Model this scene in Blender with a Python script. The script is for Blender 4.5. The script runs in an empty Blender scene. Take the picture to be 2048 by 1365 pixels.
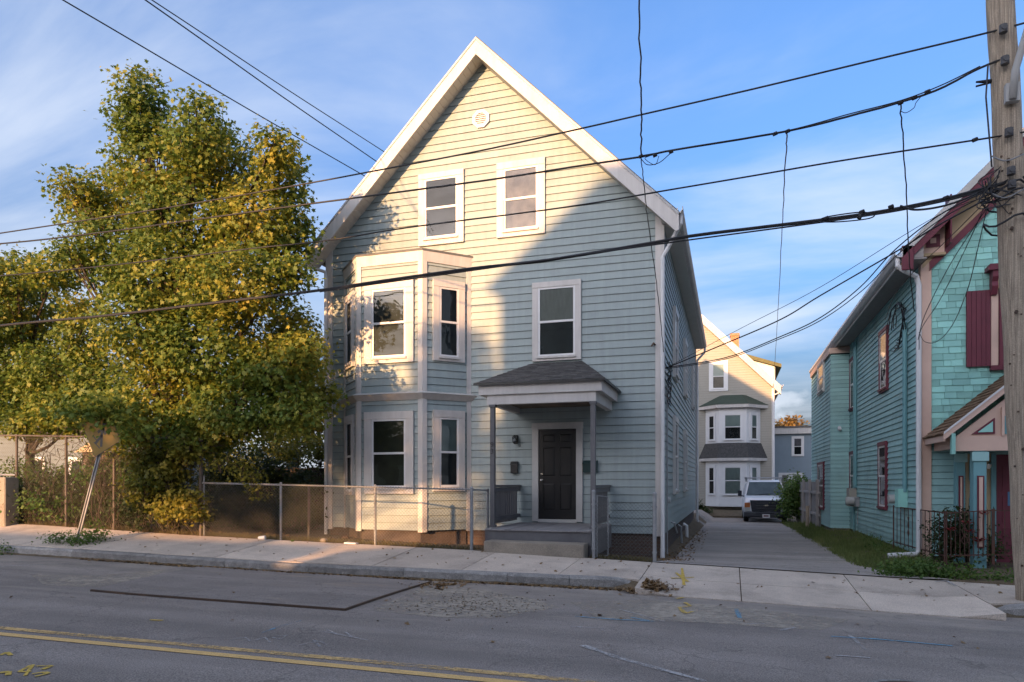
import bpy, math, random
import numpy as np
from mathutils import Vector
random.seed(7); np.random.seed(7)
R = math.radians
S = bpy.context.scene
# ------------------------------------------------------------------ camera
F = 1396.0; YAW = math.atan(436 / 1396); EYE = 1.40; HZ = 965.0
cs, sn = math.cos(YAW), math.sin(YAW)
cam = bpy.data.cameras.new('camera'); camo = bpy.data.objects.new('camera', cam)
S.collection.objects.link(camo); S.camera = camo
camo.location = (0, 0, EYE); camo.rotation_euler = (R(90), 0, YAW)
cam.sensor_width = 36; cam.lens = F / 2048 * 36; cam.shift_y = (HZ - 682.5) / 2048
cam.clip_start = .05; cam.clip_end = 2000
# ------------------------------------------------------------------ light
EL = R(11.0); AZ = R(17.0)            # sun behind the camera, to its left
toSun = Vector((-math.sin(AZ) * math.cos(EL), -math.cos(AZ) * math.cos(EL), math.sin(EL)))
sl = bpy.data.lights.new('sun', 'SUN'); so = bpy.data.objects.new('sun', sl)
S.collection.objects.link(so)
sl.energy = 2.0; sl.angle = R(.8); sl.color = (.96, .52, .23)
so.rotation_euler = toSun.to_track_quat('Z', 'Y').to_euler(); so.location = (-20, -30, 30)
W = bpy.data.worlds.new('World'); S.world = W; W.use_nodes = True
nt = W.node_tree; nt.nodes.clear()
def N(t, k, **kw):
    n = t.nodes.new(k)
    for a, b in kw.items():
        if a.startswith('i_'):
            key = a[2:]; n.inputs[int(key) if key.isdigit() else key.replace('_', ' ')].default_value = b
        else: setattr(n, a, b)
    return n
sky = N(nt, 'ShaderNodeTexSky', sky_type='NISHITA', sun_disc=False, sun_elevation=R(20),
        sun_rotation=math.atan2(toSun.x, toSun.y), air_density=1.0, dust_density=10.0, ozone_density=6.0)
sky.sun_elevation = EL
tc = N(nt, 'ShaderNodeTexCoord'); sp = N(nt, 'ShaderNodeSeparateXYZ'); nt.links.new(tc.outputs['Generated'], sp.inputs[0])
def mth(t, op, a, b=None, clamp=False):
    n = t.nodes.new('ShaderNodeMath'); n.operation = op; n.use_clamp = clamp
    for i, x in enumerate((a, b)):
        if x is None: continue
        if isinstance(x, (int, float)): n.inputs[i].default_value = x
        else: t.links.new(x, n.inputs[i])
    return n.outputs[0]
den = mth(nt, 'ADD', mth(nt, 'MAXIMUM', sp.outputs[2], 0.0), .22)
cx_ = mth(nt, 'DIVIDE', sp.outputs[0], den); cy_ = mth(nt, 'DIVIDE', sp.outputs[1], den)
cb = N(nt, 'ShaderNodeCombineXYZ'); nt.links.new(cx_, cb.inputs[0]); nt.links.new(cy_, cb.inputs[1])
mp = N(nt, 'ShaderNodeMapping'); mp.inputs['Rotation'].default_value = (0, 0, R(20)); mp.inputs['Scale'].default_value = (.55, 1.25, 1)
mp.inputs['Location'].default_value = (1.5, .1, 0); nt.links.new(cb.outputs[0], mp.inputs[0])
n1 = N(nt, 'ShaderNodeTexNoise', i_Scale=1.0, i_Detail=8.0, i_Roughness=.55, i_Distortion=.5); nt.links.new(mp.outputs[0], n1.inputs['Vector'])
r1 = N(nt, 'ShaderNodeMapRange', interpolation_type='SMOOTHSTEP'); r1.inputs[1].default_value = .35; r1.inputs[2].default_value = .66; r1.inputs[4].default_value = .8
nt.links.new(n1.outputs[0], r1.inputs[0])
# low cumulus near the horizon
mp2 = N(nt, 'ShaderNodeMapping'); mp2.inputs['Scale'].default_value = (7, 7, 11); nt.links.new(tc.outputs['Generated'], mp2.inputs[0])
n2 = N(nt, 'ShaderNodeTexNoise', i_Scale=1.0, i_Detail=7.0, i_Roughness=.5); nt.links.new(mp2.outputs[0], n2.inputs['Vector'])
low = N(nt, 'ShaderNodeMapRange', interpolation_type='SMOOTHSTEP'); low.inputs[1].default_value = .26; low.inputs[2].default_value = .05; low.inputs[3].default_value = 0; low.inputs[4].default_value = .2
nt.links.new(sp.outputs[2], low.inputs[0])
v2 = mth(nt, 'ADD', n2.outputs[0], low.outputs[0])
r2 = N(nt, 'ShaderNodeMapRange', interpolation_type='SMOOTHSTEP'); r2.inputs[1].default_value = .62; r2.inputs[2].default_value = .74; r2.inputs[4].default_value = .9
nt.links.new(v2, r2.inputs[0])
g = N(nt, 'ShaderNodeMix', data_type='RGBA', blend_type='MULTIPLY'); g.inputs[0].default_value = 1; g.inputs[7].default_value = (.95, .80, .74, 1)
nt.links.new(sky.outputs[0], g.inputs[6])
m1 = N(nt, 'ShaderNodeMix', data_type='RGBA'); m1.inputs[7].default_value = (1.15, 1.25, 1.42, 1)
nt.links.new(mth(nt, 'MAXIMUM', r1.outputs[0], mth(nt, 'MULTIPLY', r2.outputs[0], mth(nt, 'MULTIPLY', low.outputs[0], 5.0))), m1.inputs[0]); nt.links.new(g.outputs[2], m1.inputs[6])
bg = N(nt, 'ShaderNodeBackground'); bg.inputs[1].default_value = .138
nt.links.new(m1.outputs[2], bg.inputs[0]); wo = N(nt, 'ShaderNodeOutputWorld'); nt.links.new(bg.outputs[0], wo.inputs[0])
S.view_settings.view_transform = 'Standard'; S.view_settings.look = 'None'; S.view_settings.gamma = 1
S.view_settings.use_curve_mapping = False; S.view_settings.exposure = 2.48
# ------------------------------------------------------------------ geometry of the place
def ray(u): r = (u - 1024) / F; return cs * r - sn, sn * r + cs
def P(u, v, Y): dx, dy = ray(u); t = Y / dy; return Vector((dx * t, Y, EYE + (HZ - v) / F * t))
def PX(u, v, X): dx, dy = ray(u); t = X / dx; return Vector((X, dy * t, EYE + (HZ - v) / F * t))
def XU(u, Y): dx, dy = ray(u); return dx / dy * Y
def ZV(u, v, Y): return P(u, v, Y).z
def lerp(x, pts):
    if x <= pts[0][0]: return pts[0][1]
    for (a, b), (c, d) in zip(pts, pts[1:]):
        if x <= c: return b + (d - b) * (x - a) / (c - a)
    return pts[-1][1]
CP = [(-60, .75), (-20, .20), (-13.4, .096), (-7.3, -.02), (-1.28, -.05), (3.14, -.16), (30, -.5)]
FP = [(-60, 1.3), (-16.3, .42), (-10.86, .245), (-6.7, .162), (-4.7, .121), (-1.25, .0), (1.9, -.097), (4.3, -.17), (30, -.6)]
def C(x): return lerp(x, CP)
def Fz(x): return lerp(x, FP)
def road(x, y): q = min(1, abs(y - 5) / 5.5); return C(x) - .17 + .15 * (1 - q * q)
def walk(x, y):
    t = (y - 10.5) / 1.9
    z = C(x) * (1 - t) + Fz(x) * t
    k = max(0, min(1, (x + 1.5) / .7)) * max(0, min(1, (3.5 - x) / .7))      # dropped crossing
    zb = road(x, 10.0) + .012; t2 = max(0, min(1, (y - 10.0) / 2.4))
    return z * (1 - k) + (zb * (1 - t2) + Fz(x) * t2) * k
def drive(x, y): return lerp(y, [(12.4, Fz(x)), (15, -.22), (29.6, -.40), (36, -.50), (48, -.60), (90, -.7)])
def yard(x, y):
    if x > 2.2 and y < 30: 
        k = min(1, (x - 2.2) / 1.2); return drive(x, y) * (1 - k) + k * max(drive(x, y), -.12)
    if x < -1.4: return lerp(y, [(12.4, Fz(x)), (15.1, min(Fz(x), .1 - .04 * (x + 9))), (32, .0), (60, -.4)]) if x > -12 else Fz(x)
    return drive(x, y)
def ground(x, y): return road(x, y) if y < 10.4 else (walk(x, y) if y < 12.4 else yard(x, y))
def PG(u, v, fn=ground, lift=0):
    dx, dy = ray(u); dz = (HZ - v) / F; lo, hi = 2.0, 80.0
    for _ in range(40):
        t = (lo + hi) / 2
        if EYE + dz * t > fn(dx * t, dy * t): lo = t
        else: hi = t
    return Vector((dx * lo, dy * lo, EYE + dz * lo + lift))
# ------------------------------------------------------------------ mesh builder
class MB:
    def __init__(s): s.v = []; s.f = []
    def add(s, vs, fs):
        b = len(s.v); s.v += [tuple(x) for x in vs]; s.f += [tuple(b + i for i in q) for q in fs]; return s
    def hexa(s, p): return s.add(p, [(0, 3, 2, 1), (4, 5, 6, 7), (0, 1, 5, 4), (1, 2, 6, 5), (2, 3, 7, 6), (3, 0, 4, 7)])
    def box(s, x0, x1, y0, y1, z0, z1): return s.hexa([(x0, y0, z0), (x1, y0, z0), (x1, y1, z0), (x0, y1, z0), (x0, y0, z1), (x1, y0, z1), (x1, y1, z1), (x0, y1, z1)])
    def prism(s, poly, off):
        n = len(poly); off = Vector(off); a = [Vector(p) for p in poly]
        return s.add(a + [p + off for p in a], [tuple(range(n))[::-1], tuple(range(n, 2 * n))] + [(i, (i + 1) % n, n + (i + 1) % n, n + i) for i in range(n)])
    def tube(s, pts, rad, k=6, cap=True):
        pts = [Vector(p) for p in pts]; n = len(pts)
        if not hasattr(rad, '__len__'): rad = [rad] * n
        t = (pts[1] - pts[0]).normalized(); a = t.orthogonal().normalized(); vs = []
        for i, p in enumerate(pts):
            d = (pts[min(i + 1, n - 1)] - pts[max(i - 1, 0)])
            if d.length > 1e-9: t = d.normalized()
            a = (a - t * a.dot(t));  a = a.normalized() if a.length > 1e-6 else t.orthogonal().normalized()
            b = t.cross(a)
            for j in range(k): w = 2 * math.pi * j / k; vs.append(p + (a * math.cos(w) + b * math.sin(w)) * rad[i])
        fs = [(i * k + j, i * k + (j + 1) % k, (i + 1) * k + (j + 1) % k, (i + 1) * k + j) for i in range(n - 1) for j in range(k)]
        if cap: fs += [tuple(range(k))[::-1], tuple((n - 1) * k + j for j in range(k))]
        return s.add(vs, fs)
    def cyl(s, a, b, r, k=12): return s.tube([a, b], r, k)
    def quad(s, *p): return s.add(p, [tuple(range(len(p)))])
def wloc(o): return Vector(o['_w']) if o and '_w' in o else Vector((0, 0, 0))
def obj(name, mb, m, parent=None, smooth=False, origin=None, mesh=None, **tags):
    pw = wloc(parent) if parent else Vector((0, 0, 0))
    og = Vector(origin) if origin is not None else pw
    if mesh is None:
        mesh = bpy.data.meshes.new(name)
        mesh.from_pydata([(x - og.x, y - og.y, z - og.z) for x, y, z in mb.v], [], mb.f)
        if m: mesh.materials.append(m)
        if smooth: mesh.shade_smooth()
    o = bpy.data.objects.new(name, mesh); S.collection.objects.link(o)
    o.location = og - pw; o['_w'] = tuple(og)
    if parent: o.parent = parent
    for k, v in tags.items(): o[k] = v
    return o
def thing(name, label, cat, loc=(0, 0, 0), group=None):
    o = bpy.data.objects.new(name, None); S.collection.objects.link(o); o.empty_display_size = .3
    o.location = loc; o['_w'] = tuple(loc); o['label'] = label; o['category'] = cat
    if group: o['group'] = group
    return o
def T(name, mb, m, label, cat, group=None, smooth=False, kind=None):
    c = Vector(mb.v[0]); o = obj(name, mb, m, None, smooth, origin=c, label=label, category=cat)
    if group: o['group'] = group
    if kind: o['kind'] = kind
    return o
class Fr:                                   # a wall frame: u along the wall, n out of it, z up
    def __init__(s, o, ang): s.o = Vector(o); s.U = Vector((math.cos(ang), math.sin(ang), 0)); s.N = Vector((math.sin(ang), -math.cos(ang), 0))
    def p(s, u, n, z): q = s.o + s.U * u + s.N * n; return (q.x, q.y, z)
    def box(s, mb, u0, u1, n0, n1, z0, z1):
        return mb.hexa([s.p(u0, n1, z0), s.p(u1, n1, z0), s.p(u1, n0, z0), s.p(u0, n0, z0), s.p(u0, n1, z1), s.p(u1, n1, z1), s.p(u1, n0, z1), s.p(u0, n0, z1)])
# ------------------------------------------------------------------ materials
def mat(name, c1, c2=None, rough=.8, scale=3., bump=0., bs=None, rand=0., metal=0., spec=.3, st=(1, 1, 1), contrast=.25, grime=0., fine=0.):
    m = bpy.data.materials.new(name); m.use_nodes = True; t = m.node_tree; b = t.nodes['Principled BSDF']
    b.inputs['Roughness'].default_value = rough; b.inputs['Metallic'].default_value = metal; b.inputs['Specular IOR Level'].default_value = spec
    c2 = c2 or tuple(x * .8 for x in c1)
    ge = N(t, 'ShaderNodeNewGeometry'); mp = N(t, 'ShaderNodeMapping'); mp.inputs['Scale'].default_value = st; t.links.new(ge.outputs['Position'], mp.inputs[0])
    no = N(t, 'ShaderNodeTexNoise', i_Scale=scale, i_Detail=6.0, i_Roughness=.6); t.links.new(mp.outputs[0], no.inputs['Vector'])
    rp = N(t, 'ShaderNodeMapRange'); rp.inputs[1].default_value = .5 - contrast; rp.inputs[2].default_value = .5 + contrast; t.links.new(no.outputs[0], rp.inputs[0])
    mx = N(t, 'ShaderNodeMix', data_type='RGBA'); mx.inputs[6].default_value = (*c1, 1); mx.inputs[7].default_value = (*c2, 1); t.links.new(rp.outputs[0], mx.inputs[0]); out = mx.outputs[2]
    if grime:
        n3 = N(t, 'ShaderNodeTexNoise', i_Scale=.9, i_Detail=8.0, i_Roughness=.65); t.links.new(ge.outputs['Position'], n3.inputs['Vector'])
        r3 = N(t, 'ShaderNodeMapRange'); r3.inputs[1].default_value = .5; r3.inputs[2].default_value = .8; r3.inputs[3].default_value = 1; r3.inputs[4].default_value = 1 - grime; t.links.new(n3.outputs[0], r3.inputs[0])
        x = N(t, 'ShaderNodeMix', data_type='RGBA', blend_type='MULTIPLY'); x.inputs[0].default_value = 1; t.links.new(out, x.inputs[6]); t.links.new(r3.outputs[0], x.inputs[7]); out = x.outputs[2]
    if fine:
        n4 = N(t, 'ShaderNodeTexNoise', i_Scale=90., i_Detail=2.0); t.links.new(ge.outputs['Position'], n4.inputs['Vector'])
        r4 = N(t, 'ShaderNodeMapRange'); r4.inputs[1].default_value = .3; r4.inputs[2].default_value = .7; r4.inputs[3].default_value = 1 - fine; r4.inputs[4].default_value = 1 + fine; t.links.new(n4.outputs[0], r4.inputs[0])
        x = N(t, 'ShaderNodeMix', data_type='RGBA', blend_type='MULTIPLY'); x.inputs[0].default_value = 1; t.links.new(out, x.inputs[6]); t.links.new(r4.outputs[0], x.inputs[7]); out = x.outputs[2]
    if rand:
        oi = N(t, 'ShaderNodeObjectInfo'); r5 = N(t, 'ShaderNodeMapRange'); r5.inputs[3].default_value = 1 - rand; r5.inputs[4].default_value = 1 + rand * .6; t.links.new(oi.outputs['Random'], r5.inputs[0])
        x = N(t, 'ShaderNodeMix', data_type='RGBA', blend_type='MULTIPLY'); x.inputs[0].default_value = 1; t.links.new(out, x.inputs[6]); t.links.new(r5.outputs[0], x.inputs[7]); out = x.outputs[2]
    t.links.new(out, b.inputs['Base Color'])
    if bump:
        nb = N(t, 'ShaderNodeTexNoise', i_Scale=bs or scale * 6, i_Detail=5.0); t.links.new(mp.outputs[0], nb.inputs['Vector'])
        bu = N(t, 'ShaderNodeBump'); bu.inputs['Strength'].default_value = bump; bu.inputs['Distance'].default_value = .02; t.links.new(nb.outputs[0], bu.inputs['Height']); t.links.new(bu.outputs[0], b.inputs['Normal'])
    return m
def brickmat(name, c1, c2, mortar, bw=.2, bh=.075, axis='X'):
    m = bpy.data.materials.new(name); m.use_nodes = True; t = m.node_tree; b = t.nodes['Principled BSDF']; b.inputs['Roughness'].default_value = .9
    ge = N(t, 'ShaderNodeNewGeometry'); s = N(t, 'ShaderNodeSeparateXYZ'); t.links.new(ge.outputs['Position'], s.inputs[0]); c = N(t, 'ShaderNodeCombineXYZ')
    t.links.new(mth(t, 'ADD', s.outputs[0], s.outputs[1]), c.inputs[0]); t.links.new(s.outputs[2], c.inputs[1])
    k = N(t, 'ShaderNodeTexBrick', i_Scale=1.0); k.inputs['Color1'].default_value = (*c1, 1); k.inputs['Color2'].default_value = (*c2, 1); k.inputs['Mortar'].default_value = (*mortar, 1)
    k.inputs['Brick Width'].default_value = bw; k.inputs['Row Height'].default_value = bh; k.inputs['Mortar Size'].default_value = .008
    t.links.new(c.outputs[0], k.inputs['Vector']); t.links.new(k.outputs[0], b.inputs['Base Color'])
    bu = N(t, 'ShaderNodeBump'); bu.inputs['Strength'].default_value = .5; bu.invert = True; t.links.new(k.outputs['Fac'], bu.inputs['Height']); t.links.new(bu.outputs[0], b.inputs['Normal'])
    return m
def leafmat(name, cols, trans=.42):
    m = bpy.data.materials.new(name); m.use_nodes = True; t = m.node_tree; b = t.nodes['Principled BSDF']; b.inputs['Roughness'].default_value = .55; b.inputs['Specular IOR Level'].default_value = .35
    ge = N(t, 'ShaderNodeNewGeometry'); no = N(t, 'ShaderNodeTexNoise', i_Scale=.55, i_Detail=3.0); t.links.new(ge.outputs['Position'], no.inputs['Vector'])
    a = mth(t, 'ADD', mth(t, 'MULTIPLY', ge.outputs['Random Per Island'], .42), mth(t, 'MULTIPLY', mth(t, 'SUBTRACT', no.outputs[0], .28), 1.15), True)
    cr = N(t, 'ShaderNodeValToRGB'); e = cr.color_ramp.elements
    while len(e) < len(cols): e.new(.5)
    for i, (p, c) in enumerate(cols): e[i].position = p; e[i].color = (*c, 1)
    t.links.new(a, cr.inputs[0]); t.links.new(cr.outputs[0], b.inputs['Base Color'])
    tr = N(t, 'ShaderNodeBsdfTranslucent'); t.links.new(cr.outputs[0], tr.inputs[0]); ms = N(t, 'ShaderNodeMixShader'); ms.inputs[0].default_value = trans
    t.links.new(b.outputs[0], ms.inputs[1]); t.links.new(tr.outputs[0], ms.inputs[2]); t.links.new(ms.outputs[0], t.nodes['Material Output'].inputs[0])
    return m
def glassmat(name, tint=(.85, .9, .92), ior=1.5):
    m = bpy.data.materials.new(name); m.use_nodes = True; t = m.node_tree; t.nodes.remove(t.nodes['Principled BSDF'])
    tr = N(t, 'ShaderNodeBsdfTransparent'); tr.inputs[0].default_value = (*tint, 1); gl = N(t, 'ShaderNodeBsdfGlossy'); gl.inputs['Roughness'].default_value = .015; fr = N(t, 'ShaderNodeFresnel'); fr.inputs[0].default_value = ior
    ge = N(t, 'ShaderNodeNewGeometry'); no = N(t, 'ShaderNodeTexNoise', i_Scale=1.7, i_Detail=1.0); t.links.new(ge.outputs['Position'], no.inputs['Vector'])
    bu = N(t, 'ShaderNodeBump'); bu.inputs['Strength'].default_value = .25; bu.inputs['Distance'].default_value = .02; t.links.new(no.outputs[0], bu.inputs['Height']); t.links.new(bu.outputs[0], gl.inputs['Normal'])
    ms = N(t, 'ShaderNodeMixShader'); t.links.new(fr.outputs[0], ms.inputs[0]); t.links.new(tr.outputs[0], ms.inputs[1]); t.links.new(gl.outputs[0], ms.inputs[2]); t.links.new(ms.outputs[0], t.nodes['Material Output'].inputs[0])
    return m
def paint(name, col, cover=.5, scale=22., soft=.12, big=1.3):
    m = mat(name, col, tuple(x * .8 for x in col), .85, 9., fine=.2); t = m.node_tree; b = t.nodes['Principled BSDF']; ge = N(t, 'ShaderNodeNewGeometry')
    a = N(t, 'ShaderNodeTexNoise', i_Scale=scale, i_Detail=5.0, i_Roughness=.75); t.links.new(ge.outputs['Position'], a.inputs['Vector']); c = N(t, 'ShaderNodeTexNoise', i_Scale=big, i_Detail=3.0); t.links.new(ge.outputs['Position'], c.inputs['Vector'])
    r = N(t, 'ShaderNodeMapRange', interpolation_type='SMOOTHSTEP'); r.inputs[1].default_value = 1 - cover - soft; r.inputs[2].default_value = 1 - cover + soft; t.links.new(mth(t, 'ADD', mth(t, 'MULTIPLY', a.outputs[0], .6), mth(t, 'MULTIPLY', c.outputs[0], .4)), r.inputs[0])
    tr = N(t, 'ShaderNodeBsdfTransparent'); ms = N(t, 'ShaderNodeMixShader'); t.links.new(r.outputs[0], ms.inputs[0]); t.links.new(tr.outputs[0], ms.inputs[1]); t.links.new(b.outputs[0], ms.inputs[2]); t.links.new(ms.outputs[0], t.nodes['Material Output'].inputs[0]); return m
M = {}
M['siding'] = mat('pale grey blue vinyl siding', (.325, .385, .38), (.285, .335, .335), .55, 1.6, rand=.06, grime=.22, spec=.35, st=(6, 6, .45), contrast=.2)
M['trim'] = mat('white painted trim', (.61, .58, .555), (.50, .475, .45), .5, 2., st=(5, 5, .6), grime=.22, spec=.4)
M['trimdirty'] = mat('weathered white trim', (.54, .53, .51), (.42, .41, .39), .6, 2.5, grime=.25)
M['white'] = mat('clean white vinyl', (.68, .68, .68), (.62, .62, .63), .4, 3., spec=.5)
M['soffit'] = mat('cream vented soffit', (.58, .55, .50), (.50, .47, .42), .6, 3., rand=.04)
M['shingle'] = mat('charcoal asphalt shingle', (.055, .053, .055), (.12, .115, .11), .95, 9., bump=.5, rand=.3, fine=.35)
M['greyroof'] = mat('grey asphalt roofing', (.10, .10, .10), (.15, .145, .14), .95, 5., bump=.4, fine=.3)
M['porchgrey'] = mat('dark grey porch paint', (.115, .112, .12), (.15, .147, .15), .55, 5., grime=.25, rand=.12)
M['deck'] = mat('worn grey deck paint', (.23, .22, .225), (.31, .29, .285), .7, 3., st=(6, .6, 1), grime=.3, rand=.15)
M['porchceil'] = mat('stained brown porch ceiling', (.22, .17, .12), (.10, .085, .07), .8, 4., rand=.2)
M['door'] = mat('black door paint', (.009, .009, .010), (.014, .013, .013), .3, 3., spec=.5)
M['concrete'] = mat('concrete step', (.32, .275, .22), (.23, .20, .165), .95, 3., bump=.4, fine=.2, grime=.35)
M['slab'] = mat('concrete pavement', (.62, .52, .43), (.46, .385, .325), .95, 1.6, bump=.3, bs=60, fine=.25, grime=.5, rand=.14)
M['granite'] = mat('granite kerb', (.36, .34, .32), (.20, .19, .18), .9, 7., bump=.9, bs=22, fine=.3, rand=.25, grime=.4)
M['brickdark'] = brickmat('brown foundation brick', (.10, .062, .045), (.075, .05, .04), (.10, .085, .075))
M['found'] = mat('dark foundation', (.13, .10, .085), (.07, .055, .05), .95, 4., bump=.6)
M['galv'] = mat('galvanised steel', (.36, .37, .38), (.24, .24, .245), .5, 8., metal=.35, spec=.5)
M['rustgalv'] = mat('rusty galvanised steel', (.15, .13, .115), (.09, .07, .055), .65, 6., metal=.2)
M['wire'] = mat('chain link wire', (.17, .17, .165), (.11, .11, .105), .5, 3., metal=.2)
M['cable'] = mat('black cable', (.018, .018, .02), (.03, .03, .033), .5)
M['cablegrey'] = mat('weathered grey cable', (.10, .10, .105), (.06, .06, .065), .5)
M['black'] = mat('black painted metal', (.02, .02, .02), (.03, .03, .03), .4, spec=.5)
M['brass'] = mat('worn nickel', (.6, .56, .48), (.5, .46, .4), .25, metal=.9)
M['joint'] = mat('siding joint', (.13, .15, .155), (.10, .115, .12), .9)
M['tealjoint'] = mat('teal siding joint', (.02, .06, .06), (.018, .05, .055), .9)
M['beigejoint'] = mat('beige siding joint', (.2, .18, .15), (.17, .155, .13), .9)
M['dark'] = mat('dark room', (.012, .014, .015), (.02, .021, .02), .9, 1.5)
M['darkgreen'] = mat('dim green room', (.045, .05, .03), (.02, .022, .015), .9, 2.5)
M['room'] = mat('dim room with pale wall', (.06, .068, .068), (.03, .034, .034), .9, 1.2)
M['blind'] = mat('pale blind', (.20, .185, .20), (.10, .095, .11), .9, 2., contrast=.15)
M['blindgreen'] = mat('grey green blind', (.34, .40, .37), (.27, .33, .31), .9, 2.)
M['glass'] = glassmat('window glass')
M['teal'] = mat('teal clapboard paint', (.34, .56, .54), (.27, .47, .48), .65, 1.3, rand=.12, grime=.38, st=(1, 3, .8))
M['tealsh'] = mat('light teal shingle paint', (.33, .66, .58), (.27, .55, .51), .7, 2.5, rand=.24, grime=.42)
M['tealblue'] = mat('blue green pipe paint', (.17, .36, .39), (.15, .32, .35), .5)
M['peach'] = mat('peach trim paint', (.66, .47, .38), (.60, .42, .34), .6, 3., grime=.2)
M['maroon'] = mat('maroon trim paint', (.165, .036, .055), (.13, .03, .045), .5, 3., rand=.12)
M['tan'] = mat('tan frieze paint', (.48, .36, .22), (.42, .31, .19), .65)
M['brownsh'] = mat('brown porch shingle', (.24, .15, .09), (.15, .095, .06), .95, 8., rand=.3, fine=.3, bump=.4)
M['beige'] = mat('beige vinyl siding', (.345, .325, .285), (.315, .30, .26), .6, 2.)
M['bluegrey'] = mat('slate blue siding', (.22, .28, .33), (.20, .255, .30), .6, 2.)
M['greensh'] = mat('green shingle', (.04, .058, .045), (.055, .075, .06), .95, 6.)
M['brick'] = brickmat('orange chimney brick', (.42, .15, .06), (.5, .2, .08), (.35, .3, .25))
M['wood'] = mat('weathered pole wood', (.55, .45, .34), (.29, .235, .18), .95, 3., st=(22, 22, .35), bump=1., bs=5, contrast=.12, fine=.2, grime=.3)
M['planks'] = mat('grey weathered planks', (.36, .335, .32), (.26, .24, .23), .9, 4., st=(5, 5, .5), rand=.2)
M['darkfence'] = mat('dark brown board', (.035, .025, .018), (.02, .015, .012), .9, 4., rand=.3)
M['bark'] = mat('maple bark', (.10, .08, .06), (.05, .04, .03), .95, 6., bump=.8, st=(3, 3, .6))
M['vine'] = mat('dry vine stem', (.085, .065, .045), (.05, .038, .03), .9)
M['yellow'] = paint('worn yellow road paint', (.72, .47, .19), .66)
M['spray'] = paint('yellow spray paint', (.62, .43, .09), .58)
M['chalk'] = paint('white chalk mark', (.46, .44, .43), .50)
M['bluemark'] = paint('blue spray mark', (.14, .36, .52), .54)
M['dust'] = paint('pale dust', (.44, .38, .31), .50, 9., .14, .8)
M['noticeblue'] = mat('blue notice', (.10, .22, .38))
M['sign'] = mat('yellow sign face darkened as shade', (.22, .14, .025), (.17, .11, .02), .5)  # yellow darkened so the sign reads as shaded by the leaves
M['iron'] = mat('rusty wrought iron', (.055, .035, .03), (.12, .05, .035), .6, 7.)
M['rust'] = mat('rusted steel edge', (.12, .075, .05), (.06, .045, .038), .8, 5., fine=.2)
M['soil'] = mat('dry soil and litter', (.17, .125, .08), (.08, .062, .04), 1., 5., bump=.8, fine=.4)
M['dryleaf'] = leafmat('fallen leaf', [(0, (.11, .06, .025)), (.5, (.20, .12, .05)), (1, (.30, .2, .09))], .1)
M['maple'] = leafmat('maple leaf', [(0, (.06, .11, .022)), (.36, (.125, .185, .03)), (.6, (.25, .26, .038)), (.85, (.42, .34, .045)), (1, (.46, .26, .05))])
M['yel'] = leafmat('yellow green leaf', [(0, (.06, .085, .012)), (.45, (.16, .16, .02)), (1, (.36, .28, .04))])
M['hedge'] = leafmat('dark green leaf', [(0, (.02, .036, .01)), (.5, (.04, .06, .016)), (1, (.10, .11, .025))])
M['weed'] = leafmat('weed leaf', [(0, (.045, .09, .02)), (.5, (.09, .16, .03)), (1, (.2, .24, .05))])
M['grass'] = leafmat('grass blade', [(0, (.08, .11, .035)), (.5, (.16, .20, .06)), (1, (.30, .28, .11))])
M['drygrass'] = leafmat('dry grass blade', [(0, (.09, .08, .035)), (.5, (.15, .125, .05)), (1, (.24, .19, .08))])
M['skyreflect'] = mat('pale reflected sky', (.26, .27, .25), (.20, .21, .19), .9, 3., st=(6, 6, 1))  # paints the pale sky reflected in an upper pane, no cloth
M['tar'] = mat('tar crack seal', (.05, .047, .045), (.09, .085, .08), .6, 8.)
M['orange'] = leafmat('orange autumn leaf', [(0, (.16, .10, .03)), (.5, (.25, .16, .05)), (1, (.32, .22, .08))])
M['rose'] = mat('faded rose petal', (.38, .05, .05), (.28, .03, .04), .6)
M['van'] = mat('white van paint', (.72, .75, .80), (.68, .71, .76), .25, spec=.6)
M['vandark'] = mat('dark grille plastic', (.022, .025, .035), (.03, .034, .045), .45)
M['bumper'] = mat('dark grey bumper', (.06, .065, .075), (.05, .052, .06), .5)
M['tyre'] = mat('tyre rubber', (.018, .018, .018), (.025, .025, .025), .85)
M['lens'] = mat('headlamp lens', (.55, .55, .52), (.45, .45, .42), .15, spec=.7)
M['amber'] = mat('amber lens', (.5, .16, .04), (.4, .12, .03), .3, spec=.6)
M['paleblue'] = mat('pale distant wall', (.17, .20, .21), (.14, .17, .18), .8, 1.)
M['greenbox'] = mat('dark green box', (.02, .045, .045), (.025, .05, .05), .45)
M['lampwhite'] = mat('grey lamp housing', (.45, .45, .44), (.4, .4, .39), .5)
M['redbrown'] = brickmat('red brown wall', (.12, .085, .065), (.14, .095, .075), (.15, .13, .12))
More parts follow.
